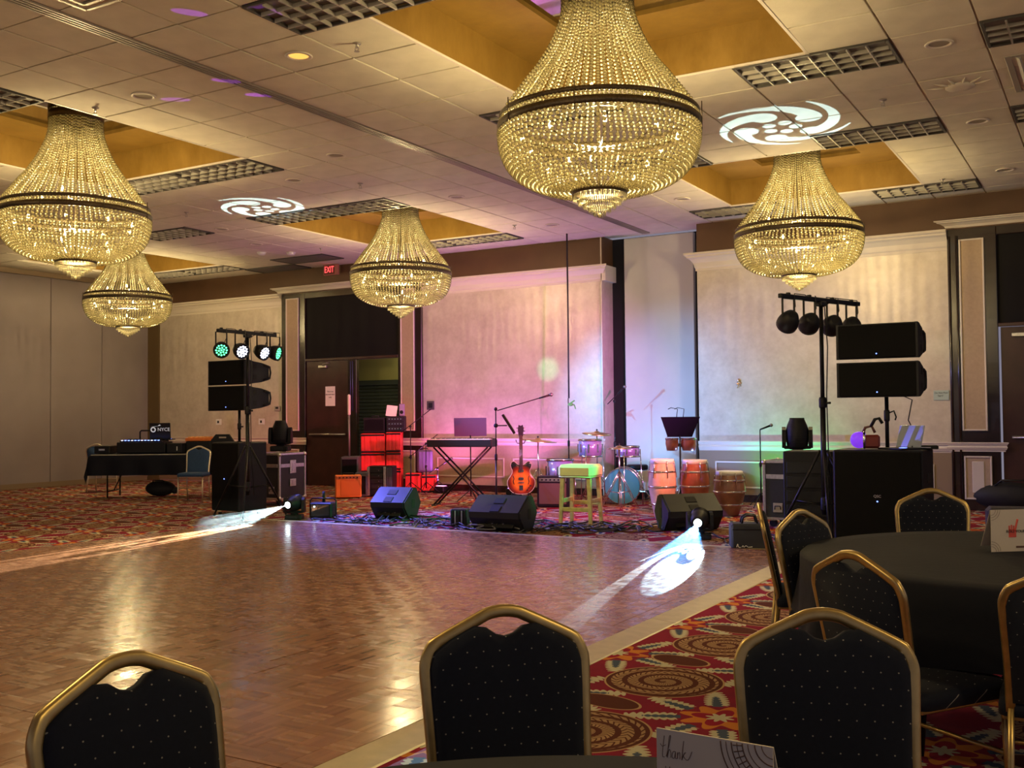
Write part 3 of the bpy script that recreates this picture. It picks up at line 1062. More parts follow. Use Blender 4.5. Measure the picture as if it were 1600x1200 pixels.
# sloping edge strips
for k in range(6):
    ya, yb = DY0 + (DY1 - DY0) * k / 6, DY0 + (DY1 - DY0) * (k + 1) / 6
    e = MB()
    e.add([(DX1, ya + .002, .001), (DX1 + .17, ya + .002, .001), (DX1 + .16, ya + .002, .005), (DX1, ya + .002, .021), (DX1, yb - .002, .001), (DX1 + .17, yb - .002, .001), (DX1 + .16, yb - .002, .005), (DX1, yb - .002, .021)],
          [(0, 1, 2, 3), (7, 6, 5, 4), (1, 5, 6, 2), (2, 6, 7, 3), (0, 4, 5, 1), (3, 7, 4, 0)])
    e.obj('edge_strip', TRIMW, df)
for k in range(4):
    xa, xb = DX0 + (DX1 - DX0) * k / 4, DX0 + (DX1 - DX0) * (k + 1) / 4
    MB().box(((xa + xb) / 2, DY1 + .05, .010), (xb - xa - .004, .10, .018), b=.004).obj('edge_strip', TRIMW, df)

# ------------------------------------------------------------------ chandeliers
def mat_crystal():
    m = bpy.data.materials.new('crystal_beads')
    m.use_nodes = True
    nt = m.node_tree
    nn = N(nt)
    nt.nodes.remove(bsdf(m))
    out = [n for n in nt.nodes if n.type == 'OUTPUT_MATERIAL'][0]
    tl_ = nn.node('ShaderNodeBsdfTranslucent')
    tl_.inputs[0].default_value = (.88, .82, .56, 1)
    gl = nn.node('ShaderNodeBsdfGlossy')
    gl.inputs[0].default_value = (.75, .70, .55, 1)
    gl.inputs[1].default_value = .18
    di = nn.node('ShaderNodeBsdfDiffuse')
    di.inputs[0].default_value = (.88, .82, .56, 1)
    m1 = nn.node('ShaderNodeMixShader')
    m1.inputs[0].default_value = .28
    nn.put(m1.inputs[1], tl_.outputs[0])
    nn.put(m1.inputs[2], di.outputs[0])
    m2 = nn.node('ShaderNodeMixShader')
    m2.inputs[0].default_value = .22
    nn.put(m2.inputs[1], m1.outputs[0])
    nn.put(m2.inputs[2], gl.outputs[0])
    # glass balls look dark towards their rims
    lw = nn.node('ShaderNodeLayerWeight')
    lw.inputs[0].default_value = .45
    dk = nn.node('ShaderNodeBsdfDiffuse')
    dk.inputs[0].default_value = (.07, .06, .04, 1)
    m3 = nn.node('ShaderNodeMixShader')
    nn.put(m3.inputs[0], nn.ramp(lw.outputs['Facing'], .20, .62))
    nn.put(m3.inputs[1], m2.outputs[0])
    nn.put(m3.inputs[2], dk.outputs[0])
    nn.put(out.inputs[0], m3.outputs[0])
    return m


CRY = mat_crystal()
BAND = mat('bronze_band', (.11, .085, .055), .35, .8, var=.3, vscale=80, bump=.4, bscale=120)
BULB = mat('candle_bulb', (1, .8, .4), .3, emit=(1, .66, .22), es=42)

_t = (1 + 5 ** .5) / 2
ICO = [Vector(v).normalized() for v in [(-1, _t, 0), (1, _t, 0), (-1, -_t, 0), (1, -_t, 0), (0, -1, _t), (0, 1, _t), (0, -1, -_t), (0, 1, -_t), (_t, 0, -1), (_t, 0, 1), (-_t, 0, -1), (-_t, 0, 1)]]
ICF = [(0, 11, 5), (0, 5, 1), (0, 1, 7), (0, 7, 10), (0, 10, 11), (1, 5, 9), (5, 11, 4), (11, 10, 2), (10, 7, 6), (7, 1, 8), (3, 9, 4), (3, 4, 2), (3, 2, 6), (3, 6, 8), (3, 8, 9), (4, 9, 5), (2, 4, 11), (6, 2, 10), (8, 6, 7), (9, 8, 1)]


def bead(mb, p, r):
    o = len(mb.v)
    for v in ICO:
        mb.v.append(p + v * r)
    for f in ICF:
        mb.f.append([i + o for i in f])
        mb.sm.append(True)


def along(prof, step):
    out = []
    acc = 0
    for (r0, z0), (r1, z1) in zip(prof, prof[1:]):
        L = math.hypot(r1 - r0, z1 - z0)
        while acc < L:
            k = acc / L
            out.append((r0 + (r1 - r0) * k, z0 + (z1 - z0) * k))
            acc += step
        acc -= L
    return out


def smooth_prof(pts, n=6):
    out = []
    for i in range(len(pts) - 1):
        p0, p1, p2, p3 = pts[max(i - 1, 0)], pts[i], pts[i + 1], pts[min(i + 2, len(pts) - 1)]
        for k in range(n):
            t = k / n
            out.append(tuple(.5 * ((2 * p1[a]) + (p2[a] - p0[a]) * t + (2 * p0[a] - 5 * p1[a] + 4 * p2[a] - p3[a]) * t * t + (3 * p1[a] - p0[a] - 3 * p2[a] + p3[a]) * t ** 3) for a in (0, 1)))
    out.append(pts[-1])
    return out


ZB = 3.0                       # local zero of the chandelier = its lowest tip level + a little
ch0 = link('chandelier', None)
up_ = MB()
prof = smooth_prof([(.27, 4.60), (.285, 4.42), (.37, 4.2), (.484, 4.01), (.567, 3.905), (.66, 3.78), (.752, 3.655)])
NS = 84
for k in range(NS):
    a = 2 * math.pi * k / NS
    ph = random.random() * .03
    for (r, z) in along(prof, .031):
        bead(up_, Vector((r * math.cos(a), r * math.sin(a), z - ph)), .0143)
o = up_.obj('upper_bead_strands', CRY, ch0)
o['kind'] = 'stuff'
lo = MB()
prof = smooth_prof([(.775, 3.505), (.765, 3.40), (.725, 3.28), (.65, 3.185), (.53, 3.11), (.38, 3.065), (.21, 3.055)])
NS = 100
for i, (r, z) in enumerate(along(prof, .0355)):
    n = NS if r > .42 else NS // 2
    for k in range(n):
        a = 2 * math.pi * (k + .0) / n
        bead(lo, Vector((r * math.cos(a), r * math.sin(a), z)), min(.0176, max(.011, math.pi * r / n * .88)))
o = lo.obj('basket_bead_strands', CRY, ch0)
o['kind'] = 'stuff'
rw = MB()
for (r, z) in ((.765, 3.588), ):
    for k in range(150):
        a = 2 * math.pi * k / 150
        for dz in (-.014, .012):
            bead(rw, Vector((r * math.cos(a), r * math.sin(a), z + dz)), .0135)
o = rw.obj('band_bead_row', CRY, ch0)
o['kind'] = 'stuff'
MB().lathe([(.752, 3.607), (.772, 3.607), (.772, 3.642), (.752, 3.642), (.752, 3.607)], 64, cap=False).obj('upper_band', BAND, ch0)
MB().lathe([(.765, 3.512), (.788, 3.512), (.788, 3.567), (.765, 3.567), (.765, 3.512)], 64, cap=False).obj('lower_band', BAND, ch0)
MB().lathe([(.19, 3.032), (.215, 3.032), (.215, 3.07), (.19, 3.07), (.19, 3.032)], 40, cap=False).obj('bottom_band', BAND, ch0)
for k in range(8):
    a = 2 * math.pi * (k + .3) / 8
    c_, s_ = math.cos(a), math.sin(a)
    MB().cyl((.79 * c_, .79 * s_, 3.47), (.79 * c_, .79 * s_, 3.68), .004, n=6).obj('frame_rod', BAND, ch0)
pz = MB()
for (r, z) in ((.205, 3.03), (.165, 2.995), (.125, 2.965), (.085, 2.935), (.045, 2.905)):
    n = max(8, int(2 * math.pi * r / .017))
    for k in range(n):
        a = 2 * math.pi * k / n
        p = Vector((r * math.cos(a), r * math.sin(a), 0))
        o_ = len(pz.v)
        for (dx, dy, zz) in ((0, 0, z), (.0065, 0, z - .012), (0, .0065, z - .012), (-.0065, 0, z - .012), (0, -.0065, z - .012), (0, 0, z - .052)):
            pz.v.append(p + Vector((dx, dy, zz)))
        for f in ((0, 1, 2), (0, 2, 3), (0, 3, 4), (0, 4, 1), (5, 2, 1), (5, 3, 2), (5, 4, 3), (5, 1, 4)):
            pz.f.append([o_ + i for i in f])
            pz.sm.append(False)
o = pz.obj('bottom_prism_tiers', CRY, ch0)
o['kind'] = 'stuff'
MB().ball((0, 0, 2.868), .017, (1, 1, 1.2)).obj('bottom_ball', CRY, ch0)
MB().cyl((0, 0, 3.06), (0, 0, 4.66), .012, n=8).obj('centre_rod', BAND, ch0)
MB().lathe([(.265, 4.58), (.285, 4.58), (.285, 4.66), (.265, 4.66), (.265, 4.58)], 32, cap=False).obj('top_ring', BAND, ch0)
arm = MB()
bm_ = MB().lathe([(.0, 0), (.011, .004), (.015, .02), (.010, .04), (.0, .056)], 10, cap=False).mesh('candle_bulb', BULB)
for k in range(9):
    a = 2 * math.pi * (k + .5) / 9
    c_, s_ = math.cos(a), math.sin(a)
    arm.tube([(0, 0, 3.40), (.3 * c_, .3 * s_, 3.36), (.6 * c_, .6 * s_, 3.42)], .006, 6)
    link('candle_bulb', bm_, ch0, (.6 * c_, .6 * s_, 3.42))
for k in range(5):
    a = 2 * math.pi * k / 5
    c_, s_ = math.cos(a), math.sin(a)
    arm.tube([(0, 0, 3.22), (.2 * c_, .2 * s_, 3.17), (.4 * c_, .4 * s_, 3.19)], .006, 6)
    link('candle_bulb', bm_, ch0, (.4 * c_, .4 * s_, 3.19))
for k in range(4):
    a = 2 * math.pi * (k + .2) / 4
    c_, s_ = math.cos(a), math.sin(a)
    arm.tube([(0, 0, 3.72), (.2 * c_, .2 * s_, 3.70), (.36 * c_, .36 * s_, 3.74)], .006, 6)
    link('candle_bulb', bm_, ch0, (.36 * c_, .36 * s_, 3.74))
arm.obj('candle_arms', BAND, ch0)


def ch_light(x, y, k=1.0):
    for (z, e, r) in ((3.34, 290, .10), (3.78, 66, .07)):
        l = bpy.data.lights.new('chandelier_lamp', 'POINT')
        l.energy = e * k
        l.color = (1, .76, .36)
        l.shadow_soft_size = r
        o = bpy.data.objects.new('chandelier_lamp', l)
        COL.objects.link(o)
        o.location = (x, y, z)


CHS = [((-3.43, 7.13), 'biggest crystal bead chandelier, hanging nearest at the top of the picture'),
       ((-3.43, 12.82), 'crystal bead chandelier on the right before the pale wall and light bar'),
       ((-9.74, 7.15), 'crystal bead chandelier at the left picture edge, nearer of the two there'),
       ((-9.60, 12.82), 'crystal bead chandelier hanging before the dark door surround and exit sign'),
       ((-15.85, 12.75), 'smallest, farthest crystal bead chandelier, overlapped by the left one')]
for k, (p, lab) in enumerate(CHS):
    c = ch0 if k == 0 else copy_tree(ch0)
    c.location = (p[0], p[1], 0)
    c.rotation_euler = (0, 0, .13 * k)
    tag(c, lab, 'chandelier', 'crystal chandeliers in ceiling coffers')
    ch_light(*p)
# the same lamps of the rows behind and beside the camera
for p in ((-3.43, 1.48), (2.88, 7.15), (2.88, 1.48), (-9.74, 1.48)):
    ch_light(*p, .30)

# ------------------------------------------------------------------ banquet chairs
def mat_dotted():
    m = bpy.data.materials.new('dotted_navy_fabric')
    m.use_nodes = True
    nn = N(m.node_tree)
    b = bsdf(m)
    x, y, z = nn.xyz(nn.coord('Object'))
    S_ = .038
    zz = nn.m('DIVIDE', nn.m('ADD', z, nn.m('MULTIPLY', y, .6)), S_)
    row = nn.m('FLOOR', zz)
    u = nn.m('SUBTRACT', nn.m('FRACT', nn.m('ADD', nn.m('DIVIDE', x, S_), nn.m('MULTIPLY', row, .5))), .5)
    v = nn.m('SUBTRACT', nn.m('FRACT', zz), .5)
    d = nn.m('SQRT', nn.m('ADD', nn.m('MULTIPLY', u, u), nn.m('MULTIPLY', v, v)))
    dot = nn.m('LESS_THAN', d, .048)
    base = nn.mix(nn.noise(nn.coord(), 90, 2), (.004, .006, .015), (.007, .010, .022))
    nn.put(b.inputs['Base Color'], nn.mix(dot, base, (.26, .25, .22)))
    b.inputs['Roughness'].default_value = .85
    b.inputs['Specular IOR Level'].default_value = .25
    b.inputs['Sheen Weight'].default_value = .03
    return m


DOT = mat_dotted()
BLUEF = mat('blue_fabric', (.02, .055, .14), .85, var=.15, vscale=60)
CGOLD = mat('gold_frame', (.46, .33, .13), .32, .85, var=.12, vscale=30)
CPALE = mat('pale_gold_frame', (.62, .54, .40), .35, .75)


def arc_pts(pts, n=5):
    return [Vector((p[0], p[1], p[2])) for p in pts]


def backp(u, v):
    """point of the back plane: u across, v height; the back leans away above the seat"""
    return (u, .19 + max(0, v - .46) * .20, v)


def make_chair(fab, frm, h=.878, wd=.188):
    t = link('banquet_chair', None)
    k = h / .90
    half = [(-wd * .93, .44), (-wd * .945, .58), (-wd * .98, .70), (-wd, .77), (-wd * .985, .795), (-wd * .93, .818), (-wd * .84, .834), (-wd * .30, .884), (-wd * .17, .894), (0, .898)]
    full = half + [(-u, v) for u, v in half[-2::-1]]
    full = smooth_prof(full, 3)
    nrm = Vector((0, 1, -.2))
    MB().sweep([backp(u, v * k) for u, v in full], nrm, .030, .022).obj('back_frame', frm, t)
    # padded back, dipping below the crown so that a hand hole stays open
    pad = [(-wd * .90, .47), (-wd * .92, .60), (-wd * .955, .72), (-wd * .96, .775), (-wd * .90, .812), (-wd * .70, .838), (-wd * .40, .866), (-wd * .24, .862), (-wd * .12, .846), (0, .840)]
    pad = pad + [(-u, v) for u, v in pad[-2::-1]]
    A = Matrix(((1, 0, 0, 0), (0, .19612, .0, .19 - .46 * .2 * 0), (0, .98058, 0, 0), (0, 0, 0, 1)))
    pb = MB()
    n = len(pad)
    def pt(u, v, d):
        q = Vector(backp(u, v * k))
        return q + Vector((0, -.98, .19)) * d
    cu, cv = 0, .65
    rings = [(1.0, -.012), (1.0, .010), (.97, .020), (.86, .026), (.45, .029)]
    vs = []
    for (s_, d) in rings:
        for (u, v) in pad:
            vs.append(pt(cu + (u - cu) * s_, cv + (v - cv) * s_, d))
    fs = [(a * n + i, a * n + (i + 1) % n, (a + 1) * n + (i + 1) % n, (a + 1) * n + i) for a in range(len(rings) - 1) for i in range(n)]
    fs += [[i for i in range(n)][::-1], [(len(rings) - 1) * n + i for i in range(n)]]
    pb.add(vs, fs, None, True)
    pb.obj('backrest', fab, t)
    seat = []
    for (sx, sy) in ((-1, -1), (1, -1), (1, 1), (-1, 1)):
        for q in range(4):
            a = math.atan2(sy, sx) - math.pi / 4 + q * math.pi / 6
            seat.append((sx * .175 + .035 * math.cos(a), sy * .175 - .01 + .035 * math.sin(a)))
    MB().cushion(seat, .425 * k, .455 * k, .03, inset=.05).obj('seat', fab, t)
    sf = MB()
    for s_ in (-1, 1):
        sf.box((s_ * .19, 0, .425 * k), (.02, .38, .024), b=.004)
        sf.box((0, s_ * .185, .425 * k), (.36, .02, .024), b=.004)
    sf.obj('seat_frame', frm, t)
    for s_ in (-1, 1):
        MB().sweep([(s_ * .19, -.185, .43 * k), (s_ * .192, -.195, .2), (s_ * .195, -.205, .004)], (1, 0, 0), .026, .02).obj('leg', frm, t)
        MB().sweep([(s_ * wd * .93, .19, .45 * k), (s_ * wd * .95, .21, .25), (s_ * wd * .97, .27, .004)], (1, 0, 0), .026, .02).obj('leg', frm, t)
    MB().cyl((-.19, -.19, .23), (.19, -.19, .23), .008, n=8).obj('stretcher', frm, t)
    return t


def put_chair(src, first, loc, rz, label, group):
    c = src if first else copy_tree(src)
    c.location = (loc[0], loc[1], 0)
    c.rotation_euler = (0, 0, rz)
    tag(c, label, 'chair', group)
    return c


def chair_at(px, py, ztop, depth=None):
    """floor place of a chair whose crown stands at this direction"""
    p = onz(px, py, ztop) if depth is None else dep(px, py, depth)
    return p


nav = make_chair(DOT, CGOLD)
GRP = 'navy banquet chairs at the round tables'
# (pixel of the crown, depth, facing in degrees: 0 faces -Y, view direction is 30.7)
CHR = [((785, 959), 2.42, 30.7 + 14, 'dotted navy banquet chair at the near table, middle of the bottom edge'),
       ((190, 1040), 1.96, 30.7 + 54, 'dotted navy banquet chair at the near table in the bottom left corner'),
       ((1285, 963), 2.34, 30.7 - 8, 'dotted navy banquet chair at the near table, right of the thank-you card'),
       ((1455, 760), 5.95, 30.7 - 18, 'dark navy banquet chair on the far side of the right round table'),
       ((1247, 788), 4.75, 30.7 + 38, 'dark navy banquet chair left of the right round table, before the road case'),
       ((1183, 782), 5.10, 30.7 + 77, 'banquet chair seen edge-on beside the dance floor corner'),
       ((1327, 856), 3.30, 30.7 + 116, 'dark navy banquet chair pushed under the right round table, near side'),
       ((1678, 866), 2.95, 30.7 + 153, 'navy banquet chair cut off by the right picture edge')]
for k, (pp, dp, ang, lab) in enumerate(CHR):
    crown_p = dep(pp[0], pp[1], dp)
    rz = R(ang)
    off = Vector((-math.sin(rz), math.cos(rz), 0)) * .28
    put_chair(nav, k == 0, (crown_p.x - off.x, crown_p.y - off.y), rz, lab, GRP)
blu = make_chair(BLUEF, CPALE)
p = Vector(fl(297, 786))
put_chair(blu, True, (p.x - .10, p.y + .17), R(30.7), 'blue banquet chair with pale frame beside the black DJ table', 'pale framed chairs by the DJ table')
p = dep(160, 700, 19.0)
put_chair(blu, False, (p.x, p.y), R(30.7 + 180), 'pale framed chair mostly hidden behind the left end of the DJ table', 'pale framed chairs by the DJ table')


# ------------------------------------------------------------------ round tables with black cloths
CLOTH = mat('black_tablecloth', (.007, .008, .016), .8, spec=.2, bump=.15, bscale=25)


def cloth_mesh(r, ztop, drop, seed):
    rnd = random.Random(seed)
    n = 96
    b = MB()
    vs = [(0, 0, ztop)]
    rings = [(.4, ztop), (.8, ztop), (r - .01, ztop), (r + .004, ztop - .012), (r + .012, ztop - drop * .35), (r + .02, ztop - drop * .7), (r + .03, ztop - drop)]
    phs = [rnd.random() * 6.28 for _ in range(3)]
    for i, (rr, z) in enumerate(rings):
        for k in range(n):
            a = 2 * math.pi * k / n
            amp = max(0, (i - 3)) / 3 * .045
            q = rr + amp * (math.sin(11 * a + phs[0]) * .6 + math.sin(17 * a + phs[1]) * .4)
            dz = -max(0, (i - 3)) / 3 * .03 * math.sin(4 * a + phs[2])
            vs.append((q * math.cos(a), q * math.sin(a), z + dz))
    fs = [(0, 1 + k, 1 + (k + 1) % n) for k in range(n)]
    for i in range(len(rings) - 1):
        for k in range(n):
            fs.append((1 + i * n + k, 1 + (i + 1) * n + k, 1 + (i + 1) * n + (k + 1) % n, 1 + i * n + (k + 1) % n))
    b.add(vs, fs, None, True)
    return b


def round_table(c, r, lab, clab, drop, seed):
    t = thing('round_table', lab, 'table', (c[0], c[1], 0))
    MB().lathe([(r - .02, .715), (r, .72), (r, .738), (r - .02, .742)], 48).obj('table_top', mat('table_top', (.25, .18, .12), .5), t)
    for s_ in (-1, 1):
        for q in (-1, 1):
            MB().tube([(s_ * .35, q * .30, .715), (s_ * .38, q * .34, .36), (s_ * .40, q * .38, .012)], .014, 8).obj('leg', BLKM, t)
        MB().tube([(s_ * .375, -.335, .4), (s_ * .375, .335, .4)], .01, 8).obj('cross_bar', BLKM, t)
    o = cloth_mesh(r, .752, drop, seed).obj('tablecloth', CLOTH, None, (c[0], c[1], 0))
    tag(o, clab, 'tablecloth')


near_c = Vector((0, 0, 0)) + Vector((_f.x, _f.y, 0)).normalized() * .87 + Vector((_r.x, _r.y, 0)) * .08
right_c = dep(1622, 800, 4.10)
round_table((near_c.x, near_c.y), .915, 'near round banquet table under the thank-you card', 'black cloth on the near round table at the bottom edge', .26, 3)
round_table((right_c.x, right_c.y), .915, 'right round banquet table beside the dance floor', 'black cloth on the right round table below the tan card', .30, 5)

# thank-you card on the near table: folded tent card with script and ornament
CARD = mat('cream_card', (.74, .65, .53), .55)
CINK = mat('brown_ink', (.14, .07, .04), .6)


def tent_card(name, lab, p0, p1, h, z):
    a, c = Vector((p0[0], p0[1], z)), Vector((p1[0], p1[1], z))
    ux = (c - a).normalized()
    t = thing(name, lab, 'card', ((a + c) / 2).to_tuple(), math.atan2(ux.y, ux.x))
    W = (c - a).length
    MB().box((0, .0, h / 2), (W, .0016, h)).obj('front_leaf', CARD, t)
    bk = MB().box((0, 0, -h / 2 * .99), (W, .0016, h * .98)).obj('back_leaf', CARD, t)
    bk.location = (0, .002, h)
    bk.rotation_euler = (.42, 0, 0)
    return t, W


def stroke(par, pts, r, m, name='script_stroke'):
    pr = smooth_prof(pts, 5)
    MB().tube([(x, -.0012, z) for x, z in pr], r, 5).obj(name, m, par)


a, c = onz(1026, 1138, .872), onz(1208, 1169, .872)
tc, W = tent_card('thank_you_card', 'cream tent card with thank you in script on the near table', a, c, .12, .753)
k = .9
def S2(pts, ox, oz, s_):
    return [(ox + x * s_, oz + z * s_) for x, z in pts]
w2 = -W / 2
for pts in ([(0, .62), (.1, .52), (.26, .60)], [(.2, 1.0), (.14, .6), (.10, .1), (.2, .06)], [(.28, .1), (.42, .62), (.5, 1.0), (.44, .98), (.36, .4), (.32, .05), (.42, .42), (.50, .3), (.5, .08)],
            [(.72, .38), (.6, .34), (.56, .12), (.66, .08), (.72, .36), (.72, .1), (.78, .08)], [(.82, .36), (.8, .08), (.84, .3), (.92, .36), (.93, .08)], [(1.02, .05), (1.08, .6), (1.12, .9), (1.06, .5), (1.02, .06), (1.1, .3), (1.2, .42), (1.1, .24), (1.3, .1), (1.5, .5)]):
    stroke(tc, S2(pts, w2 + .006, .078, .033), .00045, CINK)
for pts in ([(.2, .4), (.22, .12), (.36, .1), (.42, .42), (.40, 0), (.3, -.6), (.16, -.7), (.2, -.3), (.5, .1)], [(.58, .36), (.5, .2), (.58, .06), (.68, .2), (.58, .36), (.76, .3)], [(.8, .34), (.82, .1), (.92, .12), (.96, .34), (.98, .1), (1.3, .3), (1.6, .5)]):
    stroke(tc, S2(pts, w2 + .008, .055, .030), .00045, CINK)
for q, rr in enumerate((.076, .068, .060, .052, .044, .036, .026, .016)):
    pts = [(W / 2 - .0 + rr * math.cos(R(a_)), .12 + rr * math.sin(R(a_))) for a_ in range(182, 272, 8)]
    pts = [p_ for p_ in pts if p_[0] > -W / 2 and p_[1] > .004]
    stroke(tc, pts, .0006 if q % 2 else .0009, CINK, 'ornament_arc')
for a_ in range(186, 268, 9):
    stroke(tc, [(W / 2 + .045 * math.cos(R(a_)), .12 + .045 * math.sin(R(a_))), (W / 2 + .058 * math.cos(R(a_)), .12 + .058 * math.sin(R(a_)))], .0008, CINK, 'ornament_ray')
stroke(tc, [(-.035, .012), (-.03, .036), (-.012, .036), (-.004, .048), (.004, .040), (.014, .056), (.024, .040), (.032, .048), (.04, .036), (.046, .012)], .0005, mat('gold_ink', (.45, .33, .12), .4, .5), 'building_outline')

a = onz(1549, 863, .753)
c = a + Vector((_r.x, _r.y, 0)) * .19 + Vector((_f.x, _f.y, 0)) * .03
rc, W = tent_card('menu_card', 'tan printed card with red hand mark on the right round table', a, c, .172, .754)
REDI = mat('red_ink', (.75, .10, .07), .5)
hb = MB()
hb.box((0, -.0016, .075), (.034, .001, .034), b=.0004)
hb.obj('hand_palm', REDI, rc)
for dx, hh in ((-.014, .105), (-.004, .108), (.006, .105)):
    MB().box((dx, -.0016, hh - .01), (.006, .001, .022)).obj('hand_finger', REDI, rc)
stroke(rc, [(.012, .085), (.018, .11), (.024, .132)], .004, REDI, 'hand_finger')
lettering('lettering', 'ROLL YOUR', .016, INK, rc, (.014, -.0028, .082), FRONT, .0004)
for q in (.022, .032, .042):
    stroke(rc, [(-W / 2 + q * math.cos(R(a_)), .0 + q * math.sin(R(a_))) for a_ in range(4, 90, 12)], .0006, CINK, 'ornament_arc')
    stroke(rc, [(-W / 2 + q * math.cos(R(a_)), .172 + q * math.sin(R(a_))) for a_ in range(-86, 0, 12)], .0006, CINK, 'ornament_arc')
MB().box((.045, -.0016, .018), (.06, .001, .008)).obj('footer_print', CINK, rc)

# ------------------------------------------------------------------ stage machinery helpers
FACE = R(30.7)


def wedge(name, lab, loc, rz, W=.52):
    """floor monitor seen from the audience: slanted rear shell with handle, panel and side grips"""
    t = thing(name, lab, 'monitor speaker', loc, rz, 'floor monitor speakers')
    prof = [(-.05, .0), (.16, .0), (.29, .20), (.17, .40), (.06, .41), (-.20, .23), (-.19, .16)]
    A = Matrix(((0, 0, 1, 0), (1, 0, 0, 0), (0, 1, 0, 0), (0, 0, 0, 1)))
    MB().prism(prof, -W / 2, W / 2, A).obj('shell', DGREY, t)
    for s_ in (-1, 1):
        MB().prism([(y * .94 + .003, z * .94 + .012) for y, z in prof], 0, .02, Matrix.Translation((s_ * W / 2 if s_ > 0 else -W / 2 - .02, 0, 0)) @ A).obj('side_cheek', DGREY, t)
        MB().box((s_ * (W / 2 + .021), .06, .20), (.006, .07, .12), Matrix.Translation((0, 0, 0)), b=.002).obj('side_grip', BLACKV, t)
    d = Vector((0, .26, .18)).normalized()
    nrm = Vector((0, -.18, .26)).normalized()
    o = MB().box((0, 0, 0), (.13, .10, .012), b=.003).obj('handle_recess', BLACKV, t)
    o.location = Vector((0, -.03, .345)) + nrm * .003
    o.rotation_euler = (math.atan2(.18, .26), 0, 0)
    o2 = MB().box((0, 0, 0), (.12, .10, .012), b=.003).obj('handle_recess', BLACKV, t)
    o2.location = Vector((0, -.15, .262)) + nrm * .003
    o2.rotation_euler = (math.atan2(.18, .26), 0, 0)
    pn = MB().box((0, 0, 0), (W * .72, .012, .10), b=.003).obj('connector_panel', BLK, t)
    pn.location = (0, -.128, .088)
    pn.rotation_euler = (-.72, 0, 0)
    for i in range(4):
        MB().cyl((-.12 + .07 * i, -.006, 0), (-.12 + .07 * i, -.02, 0), .012, n=10).obj('socket', CHROME if i % 2 else BLKM, pn)
    MB().box((0, .245, .29), (W - .06, .012, .20), Matrix.Translation((0, 0, 0))).obj('grille', GRILLE, t).rotation_euler = (0, 0, 0)
    return t


def mic_stand(lab, loc, h, boom=None, mic=True, rz=0.0, base='tripod', m=None, name='microphone_stand'):
    m = m or BLKM
    t = thing(name, lab, 'stand', loc, rz, 'microphone stands on the stage')
    MB().cyl((0, 0, .10), (0, 0, h * .55), .012, n=10).obj('lower_tube', m, t)
    MB().cyl((0, 0, h * .53), (0, 0, h), .008, n=10).obj('upper_tube', m, t)
    MB().lathe([(.016, h * .52), (.019, h * .53), (.019, h * .57), (.013, h * .58)], 12).obj('clutch', BLK, t)
    for k in range(3):
        a = 2 * math.pi * k / 3 + .4
        c_, s_ = math.cos(a), math.sin(a)
        MB().tube([(.012 * c_, .012 * s_, .20), (.26 * c_, .26 * s_, .012)], .007, 6).obj('leg', m, t)
    if boom:
        a, b_ = Vector(boom[0]), Vector(boom[1])
        MB().cyl(a, b_, .007, n=8).obj('boom_arm', m, t)
        MB().ball((0, 0, h), .022, (1, 1, 1.2)).obj('boom_clamp', BLK, t)
        tip, dr = b_, (b_ - a).normalized()
    else:
        tip, dr = Vector((0, 0, h)), Vector((0, -.8, .3)).normalized()
    if mic:
        mc = MB().cyl(tip, tip + dr * .15, .011, .016, n=10)
        mc.obj('microphone', BLK, t)
        MB().ball(tip + dr * .17, .026).obj('microphone_grille', mat('mic_mesh', (.2, .2, .2), .4, .8) if 'mic_mesh' not in bpy.data.materials else bpy.data.materials['mic_mesh'], t)
    return t


def cable(lab, pts, r=.006, m=None):
    p3 = []
    for i in range(len(pts) - 1):
        p0, p1, p2, p3_ = pts[max(i - 1, 0)], pts[i], pts[i + 1], pts[min(i + 2, len(pts) - 1)]
        for k in range(6):
            t = k / 6
            p3.append([.5 * ((2 * p1[a]) + (p2[a] - p0[a]) * t + (2 * p0[a] - 5 * p1[a] + 4 * p2[a] - p3_[a]) * t * t + (3 * p1[a] - p0[a] - 3 * p2[a] + p3_[a]) * t ** 3) for a in (0, 1, 2)])
    p3.append(pts[-1])
    o = MB().tube(p3, r, 6).obj('cable', m or RUB)
    return tag(o, lab, 'cable', 'cables on the stage floor')


